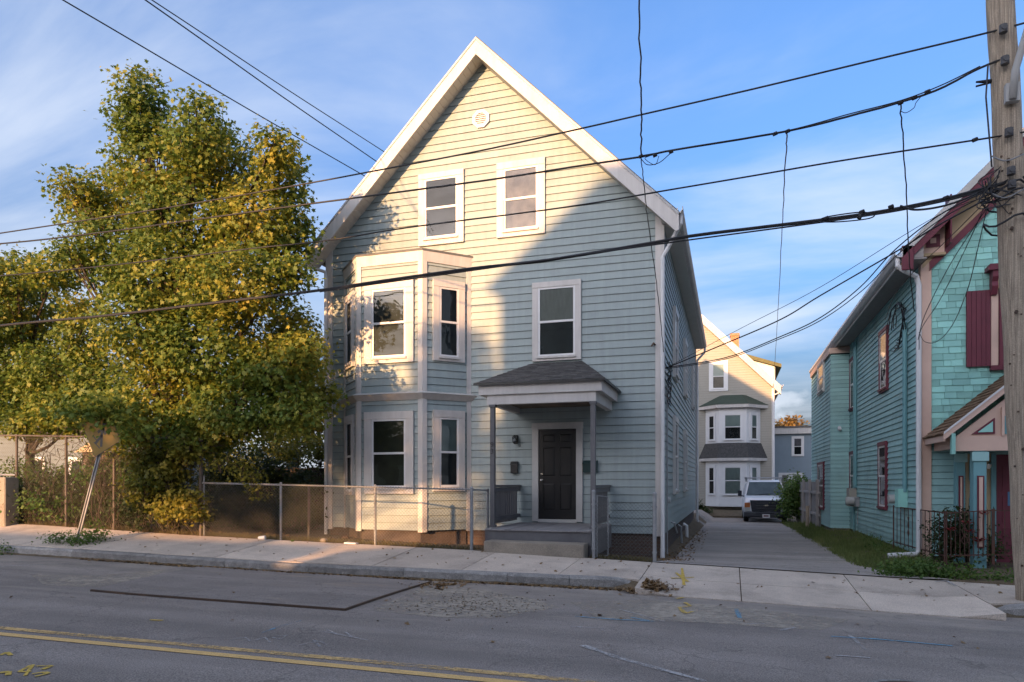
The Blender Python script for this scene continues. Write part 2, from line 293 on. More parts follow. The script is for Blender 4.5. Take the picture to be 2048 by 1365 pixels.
# asphalt with worn, dusty and patched areas
def asphalt(name, base, dust, patchy=.5, edge=0):
    m = mat(name, base, tuple(x * 1.35 for x in base), .9, 1.1, bump=.35, bs=70, fine=.45, contrast=.3, grime=.15); t = m.node_tree; b = t.nodes['Principled BSDF']
    src = b.inputs['Base Color'].links[0].from_socket; ge = N(t, 'ShaderNodeNewGeometry')
    mp = N(t, 'ShaderNodeMapping'); mp.inputs['Scale'].default_value = (.32, .9, 1); t.links.new(ge.outputs['Position'], mp.inputs[0])
    n = N(t, 'ShaderNodeTexNoise', i_Scale=1.0, i_Detail=9.0, i_Roughness=.68, i_Distortion=.6); t.links.new(mp.outputs[0], n.inputs['Vector'])
    r = N(t, 'ShaderNodeMapRange', interpolation_type='SMOOTHSTEP'); r.inputs[1].default_value = .55; r.inputs[2].default_value = .72; r.inputs[4].default_value = patchy; t.links.new(n.outputs[0], r.inputs[0])
    fac = r.outputs[0]
    if edge:
        sy = N(t, 'ShaderNodeSeparateXYZ'); t.links.new(ge.outputs['Position'], sy.inputs[0]); re = N(t, 'ShaderNodeMapRange', interpolation_type='SMOOTHSTEP'); re.inputs[1].default_value = 7.6; re.inputs[2].default_value = 10.4; t.links.new(sy.outputs[1], re.inputs[0])
        ne = N(t, 'ShaderNodeTexNoise', i_Scale=1.6, i_Detail=8.0, i_Roughness=.7); t.links.new(ge.outputs['Position'], ne.inputs['Vector']); rn = N(t, 'ShaderNodeMapRange'); rn.inputs[1].default_value = .42; rn.inputs[2].default_value = .62; t.links.new(ne.outputs[0], rn.inputs[0])
        fac = mth(t, 'MAXIMUM', fac, mth(t, 'MULTIPLY', mth(t, 'MULTIPLY', re.outputs[0], rn.outputs[0]), edge))
    x = N(t, 'ShaderNodeMix', data_type='RGBA'); x.inputs[7].default_value = (*dust, 1); t.links.new(fac, x.inputs[0]); t.links.new(src, x.inputs[6])
    mq = N(t, 'ShaderNodeMapping'); mq.inputs['Scale'].default_value = (.07, 1.5, 1); t.links.new(ge.outputs['Position'], mq.inputs[0]); nq = N(t, 'ShaderNodeTexNoise', i_Scale=1.0, i_Detail=5.0, i_Roughness=.6); t.links.new(mq.outputs[0], nq.inputs['Vector'])
    rq = N(t, 'ShaderNodeMapRange'); rq.inputs[1].default_value = .3; rq.inputs[2].default_value = .7; rq.inputs[3].default_value = .78; rq.inputs[4].default_value = 1.18; t.links.new(nq.outputs[0], rq.inputs[0]); xq = N(t, 'ShaderNodeMix', data_type='RGBA', blend_type='MULTIPLY'); xq.inputs[0].default_value = 1; t.links.new(x.outputs[2], xq.inputs[6]); t.links.new(rq.outputs[0], xq.inputs[7]); x = xq
    vo = N(t, 'ShaderNodeTexVoronoi', feature='DISTANCE_TO_EDGE', i_Scale=.45); nd = N(t, 'ShaderNodeTexNoise', i_Scale=2.5, i_Detail=5.0); t.links.new(ge.outputs['Position'], nd.inputs['Vector'])
    vm = N(t, 'ShaderNodeVectorMath', operation='MULTIPLY_ADD'); vm.inputs[1].default_value = (.8, .8, .8); t.links.new(nd.outputs['Color'], vm.inputs[0]); t.links.new(ge.outputs['Position'], vm.inputs[2]); t.links.new(vm.outputs[0], vo.inputs['Vector'])
    cr = mth(t, 'LESS_THAN', vo.outputs['Distance'], .005); y = N(t, 'ShaderNodeMix', data_type='RGBA'); y.inputs[7].default_value = (base[0] * .45, base[1] * .45, base[2] * .45, 1)
    t.links.new(mth(t, 'MULTIPLY', cr, .4), y.inputs[0]); t.links.new(x.outputs[2], y.inputs[6]); t.links.new(y.outputs[2], b.inputs['Base Color'])
    return m
M['asphalt'] = asphalt('road asphalt', (.205, .178, .16), (.36, .31, .26), .7, .85)
M['drive'] = asphalt('driveway asphalt', (.26, .228, .205), (.44, .38, .31), .75)
M['plate'] = asphalt('steel road plate', (.20, .175, .16), (.32, .25, .19), .8)
#__PART2__
# ================================================================== THE GROUND
def sheet(name, xs, ys, fn, m, kind='structure', lift=0, keep=None, parent=None):
    b = MB(); nx = len(xs)
    for y in ys:
        for x in xs: b.v.append((x, y, fn(x, y) + lift))
    for j in range(len(ys) - 1):
        for i in range(nx - 1):
            if keep and not keep((xs[i] + xs[i + 1]) / 2, (ys[j] + ys[j + 1]) / 2): continue
            a = j * nx + i; b.f.append((a, a + 1, a + nx + 1, a + nx))
    o = obj(name, b, m, parent, smooth=True)
    if not parent: o['kind'] = kind
    return o
fr = lambda a, b, n: [a + (b - a) * i / n for i in range(n + 1)]
def terr(x, y):
    if y < -.6: return road(x, -.3) + .12
    if y < 12.38: return min(road(x, y), walk(x, y)) - .25
    return yard(x, y) - .012
sheet('ground', [-400, -200, -100, -60] + fr(-40, -14, 13) + fr(-13, 14, 54) + [20, 30, 60, 120, 250, 400], [-300, -100, -40, -16, -8, -.62, -.6] + [5, 12.36, 12.4] + fr(12.6, 17, 11) + fr(18, 40, 22) + [45, 60, 90, 160, 400, 900], terr, M['soil'])
sheet('road', [-90, -60, -40, -30] + fr(-20, 12, 64) + [20, 40, 90], fr(-.5, 10.5, 22), road, M['asphalt'])
sheet('opposite_pavement', [-90, -40, -20, -10, 0, 10, 20, 40, 90], [-3.4, -.52], lambda x, y: road(x, -.3) + .13, M['slab'])
dv = MB()
yy = fr(12.38, 48, 70)
def dl(y): return lerp(y, [(12.4, -1.28), (13.2, -1.22), (14.9, -1.12), (30, -1.05), (31, -2.6), (48, -3)])
def dr(y): return lerp(y, [(12.4, 3.3), (13.0, 2.75), (14.6, 2.42), (24, 2.3), (30, 2.35), (48, 2.5)])
for y in yy:
    a, c = dl(y), dr(y) + .05 * math.sin(y * 3.1)
    for i in range(9): x = a + (c - a) * i / 8; dv.v.append((x, y, yard(x, y) + .012))
for j in range(len(yy) - 1):
    for i in range(8): a = j * 9 + i; dv.f.append((a, a + 1, a + 10, a + 9))
o = obj('driveway', dv, M['drive'], None, True); o['kind'] = 'structure'
# pavement slabs, one object each
pave = thing('pavement', '', '', (0, 11, 0)); del pave['label']; del pave['category']; pave['kind'] = 'structure'
def slab(x0, x1, y0, y1, sh0=0, sh1=0):
    gp = .007; n = max(1, int((x1 - x0) / .4)); b = MB(); top = []
    for yv, sh in ((y0 + gp, 0), (y1 - gp, 1)):
        for i in range(n + 1):
            t = i / n; a = x0 + gp + (sh0 if not sh else 0); c = x1 - gp + (sh1 if not sh else 0); x = a + (c - a) * t
            b.v.append((x, yv, walk(x, yv) + J))
    for k in range(2 * n + 2): x, y, z = b.v[k]; b.v.append((x, y, z - .10))
    m = 2 * n + 2
    for i in range(n):
        b.f += [(i, i + 1, n + 2 + i, n + 1 + i), (m + i, i + m + 1, i + 1, i)[::-1] if 0 else (m + i, m + i + 1, i + 1, i), (n + 1 + i, n + 2 + i, m + n + 2 + i, m + n + 1 + i)]
    b.f += [(0, n + 1, m + n + 1, m), (n, m + n, m + 2 * n + 1, 2 * n + 1)]
    obj('slab', b, M['slab'], pave, origin=b.v[0])
J = 0
x = -22.0
xsl = []
while x < -1.9: xsl.append(x); x += 1.62
xsl.append(-1.3)
for a, c in zip(xsl, xsl[1:]): J = random.uniform(-.004, .004); slab(a, c, 10.62, 12.38)
ap = [-1.3, .15, 1.75, 3.25]
for a, c in zip(ap, ap[1:]):
    J = random.uniform(-.002, .002); slab(a, c, 10.0, 11.15); slab(a, c, 11.15, 12.38)
for a, c in zip([3.25, 4.9, 6.5, 8.2, 10], [4.9, 6.5, 8.2, 10, 12]): J = random.uniform(-.003, .003); slab(a, c, 10.62 if a > 3.3 else 10.62, 12.38)
pb = MB()
sheet('pavement_bed', fr(-22, 12, 68), [10.0, 10.4, 10.62, 11.5, 12.4], lambda x, y: min(walk(x, y), 9) - .03 if not (y < 10.6 and (x < -1.4 or x > 3.2)) else road(x, y) - .02, M['soil'])
# granite kerb stones
kerb = thing('kerb', '', '', (0, 10.5, 0)); del kerb['label']; del kerb['category']; kerb['kind'] = 'structure'
def kstone(x0, x1, e0=0, e1=0):
    n = 10; b = MB(); rnd = random.uniform(-.008, .008)
    prof = [(0, -.25), (.0, -.035), (.03, 0), (.15, .003), (.15, -.25)]
    for i in range(n + 1):
        x = x0 + .004 + (x1 - x0 - .008) * i / n; zt = C(x) + rnd
        if e1: zt -= .12 * max(0, (i / n - .55) / .45) ** 1.6
        if e0: zt -= .12 * max(0, (.45 - i / n) / .45) ** 1.6
        for j, (py, pz) in enumerate(prof):
            jit = random.uniform(-.009, .009) if j < 3 and 0 < i < n else 0
            yo = (.28 * max(0, (i / n - .5) / .5) ** 2 if e1 else 0) * (1 if j < 2 else .9)
            b.v.append((x, 10.47 + py + jit + yo - .0, zt + pz + jit * .5))
    k = 5
    for i in range(n):
        for j in range(k - 1): a = i * k + j; b.f.append((a, a + k, a + k + 1, a + 1))
    b.f += [tuple(range(k)), tuple(n * k + j for j in range(k))[::-1]]
    obj('kerb_stone', b, M['granite'], kerb, origin=b.v[0])
ks = [-22, -20.1, -18, -16, -13.9, -12.3, -10.5, -8.7, -6.95, -5.15, -3.35, -2.35]
for a, c in zip(ks, ks[1:]): kstone(a, c)
kstone(-2.35, -1.22, e1=1)
kstone(3.12, 4.4, e0=1)
for a, c in zip([4.4, 6.2, 8, 10], [6.2, 8, 10, 12]): kstone(a, c)
# steel plate in the road
pl = [PG(u, v, road) for u, v in ((182, 1183), (690, 1222), (862, 1166), (415, 1131))]
b = MB(); nn = 12
for j in range(nn + 1):
    for i in range(nn + 1):
        s, t = i / nn, j / nn; q = (pl[0] * (1 - s) + pl[1] * s) * (1 - t) + (pl[3] * (1 - s) + pl[2] * s) * t
        b.v.append((q.x, q.y, road(q.x, q.y) + .022))
for j in range(nn):
    for i in range(nn): a = j * (nn + 1) + i; b.f.append((a, a + 1, a + nn + 2, a + nn + 1))
plate = T('road_plate', b, M['plate'], 'large steel plate lying on the road beside the granite kerb', 'steel plate')
def rim(a, c, w=.014):
    b = MB(); pts = [a.lerp(c, i / 10) for i in range(11)]; d = (c - a).normalized(); n = Vector((-d.y, d.x, 0)) * w
    for q0, q1 in zip(pts, pts[1:]):
        b.hexa([(q0.x - n.x, q0.y - n.y, road(q0.x, q0.y) - .01), (q1.x - n.x, q1.y - n.y, road(q1.x, q1.y) - .01), (q1.x + n.x, q1.y + n.y, road(q1.x, q1.y) - .01), (q0.x + n.x, q0.y + n.y, road(q0.x, q0.y) - .01),
                (q0.x - n.x, q0.y - n.y, road(q0.x, q0.y) + .026), (q1.x - n.x, q1.y - n.y, road(q1.x, q1.y) + .026), (q1.x + n.x, q1.y + n.y, road(q1.x, q1.y) + .026), (q0.x + n.x, q0.y + n.y, road(q0.x, q0.y) + .026)])
    obj('edge', b, M['rust'], plate)
rim(pl[0], pl[1]); rim(pl[1], pl[2])
# manholes and painted marks (flush sheets)
def disc(c, r, fn, n=24, lift=.006): return [(c.x + r * math.cos(2 * math.pi * i / n), c.y + r * math.sin(2 * math.pi * i / n), fn(c.x + r * math.cos(2 * math.pi * i / n), c.y + r * math.sin(2 * math.pi * i / n)) + lift) for i in range(n)]
mc = PG(1850, 1392, road)
b = MB(); b.quad(*disc(mc, .36, road)); mh = T('manhole_cover', b, M['rust'], 'round iron manhole cover at the lower right edge of the road', 'manhole')
b = MB(); A, B_ = disc(mc, .40, road, lift=.008), disc(mc, .355, road, lift=.008)
for i in range(24): b.quad(A[i], A[(i + 1) % 24], B_[(i + 1) % 24], B_[i])
obj('rim', b, M['granite'], mh)
vc = PG(1574, 1107)
b = MB(); A, B_ = disc(vc, .26, ground, lift=.02), disc(vc, .20, ground, lift=.02)
for i in range(24):
    if i % 7 != 3: b.quad(A[i], A[(i + 1) % 24], B_[(i + 1) % 24], B_[i])
T('painted_ring', b, M['chalk'], 'white painted ring around a small cover in the driveway', 'painted mark')
def stroke(b, pts, w, fn=ground, lift=.006, taper=False):
    pts = [PG(u, v, fn) for u, v in pts]; o2 = []
    for a, c in zip(pts, pts[1:]):
        n = max(1, int((c - a).length / .15)); o2 += [a.lerp(c, i / n) for i in range(n)]
    o2.append(pts[-1]); n = len(o2)
    for i in range(n - 1):
        a, c = o2[i], o2[i + 1]; d = c - a; d.z = 0; d.normalize(); q = Vector((-d.y, d.x, 0)); w0 = w * random.uniform(.7, 1.25) / 2
        vs = [a - q * w0, c - q * w0, c + q * w0, a + q * w0]; b.quad(*[(p.x, p.y, fn(p.x, p.y) + lift) for p in vs])
def mark(name, strokes, w, m, label, lift=.006, fn=ground):
    b = MB()
    for k, s_ in enumerate(strokes): stroke(b, s_, w, fn, lift + .0006 * k)
    T(name, b, M[m], label, 'painted mark')
for nm, Y, lb in (('lane_line', 4.88, 'near solid stripe of the double yellow centre line'), ('lane_line', 5.08, 'far more worn stripe of the double yellow centre line')):
    b = MB()
    for a, c in zip(fr(-60, 30, 180), fr(-60, 30, 180)[1:]):
        b.quad(*[(x, y, road(x, y) + .005) for x, y in ((a, Y - .05), (c, Y - .05), (c, Y + .05), (a, Y + .05))])
    T(nm, b, M['yellow'] if Y < 5 else M.setdefault('yellowworn', paint('very worn yellow paint', (.66, .44, .19), .50)), lb, 'road marking', 'double yellow centre line')
mark('spray_mark', [[(1342, 1158), (1388, 1156)], [(1352, 1147), (1376, 1165)], [(1364, 1138), (1368, 1172)]], .05, 'spray', 'yellow sprayed cross mark on the pavement in front of the driveway', .012)
mark('spray_mark', [[(1352, 1199), (1368, 1197)], [(1370, 1207), (1382, 1214), (1358, 1217), (1371, 1229), (1386, 1225)]], .05, 'spray', 'yellow sprayed squiggle on the road below the pavement cross', .012)
mark('spray_mark', [[(1472, 1219), (1480, 1237)]], .05, 'bluemark', 'short blue sprayed dash on the road in front of the driveway')
mark('spray_mark', [[(1662, 1274), (1760, 1280), (1905, 1293)]], .035, 'bluemark', 'long blue sprayed line across the road at right')
mark('spray_mark', [[(1150, 1234), (1230, 1240), (1308, 1244)], [(1262, 1236), (1300, 1243)]], .03, 'bluemark', 'faint blue sprayed arrow on the road in front of the kerb end')
mark('spray_mark', [[(524, 1267), (560, 1254), (604, 1242)]], .02, 'bluemark', 'faint blue chalk line on the road above white scribbles')
mark('chalk_mark', [[(548, 1273), (575, 1273), (560, 1280), (545, 1276)], [(465, 1280), (490, 1276), (500, 1284)], [(512, 1282), (530, 1276), (540, 1286)], [(600, 1292), (640, 1284), (655, 1292)], [(626, 1280), (640, 1296)], [(640, 1264), (700, 1275), (740, 1284)], [(655, 1262), (672, 1270)], [(690, 1266), (705, 1276)]], .025, 'chalk', 'white chalk letters and scribbles near the middle of the road')
mark('spray_mark', [[(0, 1312), (14, 1306), (22, 1312)], [(0, 1347), (18, 1345), (16, 1352)]], .04, 'spray', 'yellow sprayed arrow piece at the left edge of the road')
mark('spray_mark', [[(62, 1332), (38, 1345), (62, 1345)], [(66, 1331), (50, 1353)], [(72, 1334), (104, 1333), (84, 1341)], [(64, 1350), (88, 1346), (96, 1349), (70, 1355)]], .035, 'spray', 'yellow sprayed numerals at the lower left of the road')
mark('spray_mark', [[(300, 1241), (326, 1242)]], .05, 'spray', 'small yellow dash alone on the road left of centre')
mark('chalk_mark', [[(0, 1134), (60, 1131), (150, 1127)]], .07, 'chalk', 'white worn line on the road near the left kerb')
mark('chalk_mark', [[(1870, 1165), (1893, 1163)], [(1893, 1163), (1912, 1174)]], .04, 'chalk', 'white painted corner tick on the pavement near the utility pole', .012)
mark('chalk_mark', [[(1165, 1292), (1240, 1318), (1330, 1342), (1410, 1364)]], .07, 'chalk', 'long pale scuff running across the road below the kerb end')
for s_, lb in zip([[(1140, 1255), (1208, 1258)], [(1240, 1220), (1330, 1245)], [(1490, 1249), (1535, 1249)], [(1560, 1262), (1590, 1256)], [(1700, 1272), (1730, 1300)], [(1670, 1312), (1740, 1317)]], ['short pale scuff right of the faint blue arrow tail', 'pale diagonal scuff just below the kerb end', 'thin pale dash right of the short blue dash', 'small pale tick right of the short blue dash', 'pale diagonal stroke crossing the long blue line', 'pale dash below the long blue line']): mark('chalk_mark', [s_], .045, 'chalk', lb)

def patch(name, us, label, m='dust'):
    b = MB(); pts = [PG(u, v, road) for u, v in us]; b.quad(*[(p.x, p.y, road(p.x, p.y) + .0045) for p in pts]); T(name, b, M[m], label, 'road stain')
patch('dust_patch', [(850, 1172), (960, 1180), (1060, 1196), (1120, 1215), (1000, 1238), (880, 1236), (740, 1222), (800, 1196)], 'pale dusty patch of road right of the steel plate')
patch('dust_patch', [(60, 1150), (190, 1152), (330, 1140), (300, 1170), (190, 1176), (90, 1172)], 'pale dusty patch of road left of the steel plate')
patch('dust_patch', [(1140, 1205), (1300, 1200), (1480, 1216), (1700, 1240), (1640, 1262), (1400, 1246), (1200, 1240)], 'pale scuffed patch of road in front of the driveway crossing')
# ================================================================== WINDOWS, SIDING
def window(parent, fr_, u0, u1, z0, z1, cas=.12, head=.14, room='dark', blind=None, blindh=1.0, trim='trim', sill=True, sash='white', apron=.10, label=None, d=0.0, split=.5, topblind=None):
    """outer casing u0..u1, z0..z1"""
    b = MB(); t = .07 + d
    fr_.box(b, u0, u0 + cas, .002, t, z0, z1 - head); fr_.box(b, u1 - cas, u1, .002, t, z0, z1 - head)
    fr_.box(b, u0 - .0, u1 + .0, .002, t + .008, z1 - head, z1); fr_.box(b, u0 + cas, u1 - cas, .002, t - .004, z0, z0 + apron)
    w = obj('window', b, M[trim], parent)
    if label: w['label'] = label
    a, c, e, f = u0 + cas, u1 - cas, z0 + apron, z1 - head
    if sill: b = MB(); fr_.box(b, a - .02, c + .02, t - .003, t + .035, e - .045, e); obj('sill', b, M[trim], w)
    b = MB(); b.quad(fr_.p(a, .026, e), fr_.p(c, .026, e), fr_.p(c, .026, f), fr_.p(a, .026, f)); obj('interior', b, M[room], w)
    mid = e + (f - e) * split; sw = min(.045, (c - a) * .14)
    if blind:
        b = MB(); n0 = 10; zb = f - (f - e) * blindh
        for i in range(n0): 
            ua, ub = a + (c - a) * i / n0, a + (c - a) * (i + 1) / n0; na, nb = .029 + .004 * (i % 2), .029 + .004 * ((i + 1) % 2)
            b.quad(fr_.p(ua, na, zb), fr_.p(ub, nb, zb), fr_.p(ub, nb, f), fr_.p(ua, na, f))
        obj('blind', b, M[blind], w)
    if topblind: b = MB(); b.quad(fr_.p(a, .034, mid), fr_.p(c, .034, mid), fr_.p(c, .034, f), fr_.p(a, .034, f)); obj('blind', b, M[topblind], w)  # upper sash sheet: blinds, and one painted sky reflection
    for (za, zb, n0) in ((e, mid + .02, .038), (mid - .02, f, .046)):
        b = MB(); fr_.box(b, a, a + sw, n0, n0 + .015, za, zb); fr_.box(b, c - sw, c, n0, n0 + .015, za, zb); fr_.box(b, a + sw, c - sw, n0, n0 + .014, za, za + sw); fr_.box(b, a + sw, c - sw, n0, n0 + .014, zb - sw, zb); obj('sash', b, M[sash], w)
        b = MB(); b.quad(fr_.p(a + sw, n0 + .005, za + sw), fr_.p(c - sw, n0 + .005, za + sw), fr_.p(c - sw, n0 + .005, zb - sw), fr_.p(a + sw, n0 + .005, zb - sw)); obj('pane', b, M['glass'], w)
    return w
def siding(parent, fr_, lo, hi, z0, z1, exp, m, name='siding_board', t=.024, joined=False, gap=.007):
    n = int(math.ceil((z1 - z0) / exp)); big = MB()
    for i in range(n):
        a, c = z0 + i * exp, min(z1, z0 + (i + 1) * exp) - gap
        l0, h0, l1, h1 = lo(a), hi(a), lo(c), hi(c)
        if h0 - l0 < .05: continue
        if h1 < l1: l1 = h1 = (l1 + h1) / 2
        j = random.uniform(-.0015, .0015); b = big if joined else MB()
        b.hexa([fr_.p(l0, t + j, a), fr_.p(h0, t + j, a), fr_.p(h0, 0, a), fr_.p(l0, 0, a), fr_.p(l1, .004, c), fr_.p(h1, .004, c), fr_.p(h1, 0, c), fr_.p(l1, 0, c)])
        if not joined: obj(name, b, m, parent, origin=fr_.p(l0, 0, a))
    if joined: o = obj(name, big, m, parent); o['kind'] = 'stuff'
# ================================================================== GREY HOUSE
YW = 15.1; XL, XR = XU(655, YW), -1.36; ZF = .30; APX = (XL + XR) / 2; YB = 29.6
H = thing('clapboard_house', 'tall pale grey blue clapboard house with steep white gable, bay and black door', 'house', (APX, YW, 0))
zE = 6.98; RS = 1.0         # wall height at the corners; roof slope 45 degrees
HW = (XR - XL) / 2; zA = zE + HW * RS + .0
wb = MB(); wb.prism([(XL, YW, ZF), (XR, YW, ZF), (XR, YW, zE), (APX, YW, zA), (XL, YW, zE)], (0, YB - YW, 0))
wall = obj('wall', wb, M['joint'], H)
b = MB(); b.box(XL + .05, XR - .06, YW + .05, YB - .05, -.8, ZF); obj('foundation', b, M['brickdark'], H)
ff = Fr((0, YW, 0), 0)                  # front: u = X
fs_ = Fr((XR, 0, 0), math.pi / 2)       # right side: u = Y, outward +X
cw = .155
siding(wall, ff, lambda z: max(XL + cw, APX - (zA - z) / RS), lambda z: min(XR - cw, APX + (zA - z) / RS), ZF, zA - .02, .167, M['siding'])
siding(wall, fs_, lambda z: YW + .1, lambda z: YB - .1, ZF, zE, .167, M['siding'])
for x0, x1, y0 in ((XL - .03, XL + cw, YW), (XR - cw, XR + .03, YW)):
    b = MB(); b.box(x0, x1, y0 - .035, y0 + .1, ZF - .05, zE + (.1 if x0 < -5 else .1)); obj('corner_board', b, M['trim'], H)
b = MB(); b.box(XR - .1, XR + .034, YB - .1, YB + .02, ZF - .05, zE); obj('corner_board', b, M['trim'], H)
# roof: two slabs, rake fascia, vented soffit
OF = .42; OS = .30; TH = .09
rf = MB()
for s in (-1, 1):
    xe = APX + s * (HW + OS); ze = zE - OS * RS + .22; xa = APX; za = zA + .22
    nv = Vector((s * 1, 0, 1)).normalized() * TH
    rf.hexa([(xa, YW - OF, za), (xe, YW - OF, ze), (xe, YB + .25, ze), (xa, YB + .25, za), (xa, YW - OF, za + TH * 1.4), (xe + nv.x, YW - OF, ze + nv.z), (xe + nv.x, YB + .25, ze + nv.z), (xa, YB + .25, za + TH * 1.4)])
roof = obj('roof', rf, M['greyroof'], H)
for s in (-1, 1):
    xe = APX + s * (HW + OS + .06); yf = YW - OF
    zt = lambda x: zA + .30 - abs(x - APX) * RS
    fw = .37
    b = MB(); b.prism([(APX, yf - .03, zt(APX)), (xe, yf - .03, zt(xe)), (xe, yf - .03, zt(xe) - fw * .95), (xe - s * .06, yf - .03, zt(xe) - fw), (APX, yf - .03, zt(APX) - fw)], (0, .045, 0))
    obj('rake_board', b, M['trim'], H)
    b = MB(); b.prism([(APX, yf - .045, zt(APX) + .01), (xe, yf - .045, zt(xe) + .01), (xe, yf - .045, zt(xe) - .05), (APX, yf - .045, zt(APX) - .05)], (0, .02, 0)); obj('drip_edge', b, M['galv'], H)
    # soffit boards, one by one
    n = 38; L = HW + OS
    for i in range(n):
        a, c = -.06 * (i == 0) + L * i / n, L * (i + 1) / n - .006
        z = lambda q: zt(APX) - fw + .02 - q * RS
        b = MB(); b.prism([(APX + s * a, yf + .01, z(a)), (APX + s * c, yf + .01, z(c) + .006), (APX + s * c, yf + .01, z(c) + .022), (APX + s * a, yf + .01, z(a) + .022)], (0, OF - .01, 0))
        obj('soffit_board', b, M['soffit'], H, origin=b.v[0])
# side eave: soffit, frieze, gutter
b = MB(); xo = XR + OS; b.box(XR + .004, xo, YW + .02, YB, 6.86, 6.89); obj('eave_soffit', b, M['soffit'], H)
b = MB(); b.prism([(xo, YW - OF, 6.87), (xo + .02, YW - OF, 6.87), (xo + .02, YW - OF, 7.02), (xo, YW - OF, 7.02)], (0, YB - YW + OF, 0)); obj('fascia_board', b, M['trim'], H)
def gutter(parent, x, y0, y1, z, m, s=1, w=.12):
    b = MB(); pr = [(0, .11), (0, 0), (s * .07, 0), (s * w, .06), (s * w, .125), (s * (w - .015), .125), (s * (w - .015), .065), (s * .06, .015), (s * .012, .015), (s * .012, .11)]
    b.prism([(x + p, y0, z + q) for p, q in pr], (0, y1 - y0, 0)); return obj('gutter', b, m, parent)
gutter(H, xo + .022, YW - OF - .03, YB + .15, 6.92, M['trim'])
b = MB(); b.tube([(xo + .09, YW - OF + .12, 6.93), (xo + .09, YW - OF + .12, 6.75), (XR + .12, YW - .085, 6.35), (XR + .0, YW - .085, 6.15), (XR - .0, YW - .085, .0)], .045, 8); b.tube([(XR, YW - .085, .0), (XR, YW - .085, -.2)], .05, 8); obj('downspout', b, M['white'], H)
b = MB(); b.tube([(xo + .09, YB, 6.93), (xo + .06, YB, 6.7), (XR + .08, YB + .0, 6.4), (XR + .08, YB, 6.2), (XR + .08, YB, -.38)], .045, 8); b.tube([(XR + .08, YB, -.33), (XR + .0, YB - .02, -.39)], .05); obj('downspout', b, M['white'], H)
gutter(H, XL - OS - .022, YW - OF - .03, YB, 6.90, M['trim'], -1)
b = MB(); xg = XL - OS - .09; b.tube([(xg, YW - OF + .15, 6.93), (xg + .01, YW - OF + .15, 6.78), (xg + .12, YW - .2, 6.66), (XL - .03, YW - .06, 6.58), (XL - .01, YW - .06, 6.4), (XL - .01, YW - .06, .12)], .042, 8); obj('downspout', b, M['white'], H)
# return of the eave at the right front corner
b = MB(); b.box(XR - .02, xo + .02, YW - OF + .02, YW - .04, 6.86, 7.0); obj('eave_return', b, M['soffit'], H)
def fwin(u0, u1, v0, v1, Y=YW, **k):
    um = (u0 + u1) / 2; return window(H, ff, XU(u0, Y), XU(u1, Y), ZV(um, v1, Y), ZV(um, v0, Y), **k)
fwin(839, 929, 346, 490, cas=.15, head=.13, room='dark', apron=.16)
fwin(995, 1091, 323, 473, cas=.16, head=.15, room='dark', blind='blind', apron=.14, label='attic window with pale curtain')
fwin(1066, 1163, 564, 722, cas=.13, head=.12, room='room', topblind='skyreflect')
# gable vent: octagon with louvres
vc = P(963, 240, YW); vr = .215
def octa(r, y, k=8): return [(vc.x + r * math.cos(math.pi / 8 + i * math.pi / 4), y, vc.z + r * math.sin(math.pi / 8 + i * math.pi / 4)) for i in range(8)]
b = MB(); a8, c8, d8 = octa(vr, YW - .06), octa(vr * .66, YW - .06), octa(vr, YW)
for i in range(8): j = (i + 1) % 8; b.quad(a8[i], a8[j], c8[j], c8[i]); b.quad(d8[i], d8[j], a8[j], a8[i])
b.quad(*octa(vr * .68, YW - .028)); vent = obj('gable_vent', b, M['white'], H)
for k in range(6):
    z = vc.z - .12 + k * .045; hw = math.sqrt(max(.001, (vr * .66) ** 2 - (z - vc.z) ** 2)) * .95
    b = MB(); b.prism([(vc.x - hw, YW - .055, z - .006), (vc.x - hw, YW - .03, z + .028), (vc.x - hw, YW - .027, z + .022), (vc.x - hw, YW - .052, z - .012)], (2 * hw, 0, 0)); obj('louvre', b, M['white'], vent)
    b = MB(); b.quad((vc.x - hw, YW - .0291, z - .02), (vc.x + hw, YW - .0291, z - .02), (vc.x + hw, YW - .0291, z - .006), (vc.x - hw, YW - .0291, z - .006)); obj('slot', b, M['dark'], vent)
# ---- bay
D = .82; bx = [XU(690.5, YW), XU(716, YW - D), XU(845, YW - D), XU(940.5, YW)]; pts = [(bx[0], YW), (bx[1], YW - D), (bx[2], YW - D), (bx[3], YW)]
zb0 = ZF + .02; zmid = ZV(780, 790, YW - D); ztop = ZV(780, 511, YW - D)
bay = MB(); bay.prism([(x, y, zb0) for x, y in pts], (0, 0, ztop - zb0)); bayo = obj('bay', bay, M['joint'], H)
b = MB(); q = [(bx[0] + .1, YW), (bx[1] + .08, YW - D + .07), (bx[2] - .08, YW - D + .07), (bx[3] - .1, YW)]; b.prism([(x, y, -.3) for x, y in q], (0, 0, zb0 + .3)); obj('foundation', b, M['found'], H)
faces = []
for (x0, y0), (x1, y1) in zip(pts, pts[1:]): faces.append((Fr((x0, y0, 0), math.atan2(y1 - y0, x1 - x0)), math.hypot(x1 - x0, y1 - y0)))
for k, (f_, L) in enumerate(faces):
    for z0, z1 in ((zb0, zmid - .10), (zmid + .05, ztop - .20)):
        siding(bayo, f_, lambda z: .05, lambda z: L - .05, z0, z1, .167, M['siding'])
    for z0, z1 in ((zb0 - .04, zmid - .12), (zmid + .04, ztop - .2)):
        for a, c in ((0, .085), (L - .085, L)):
            b = MB(); f_.box(b, a - .012, c + .012, 0, .034, z0, z1); obj('corner_board', b, M['trim'], bayo)
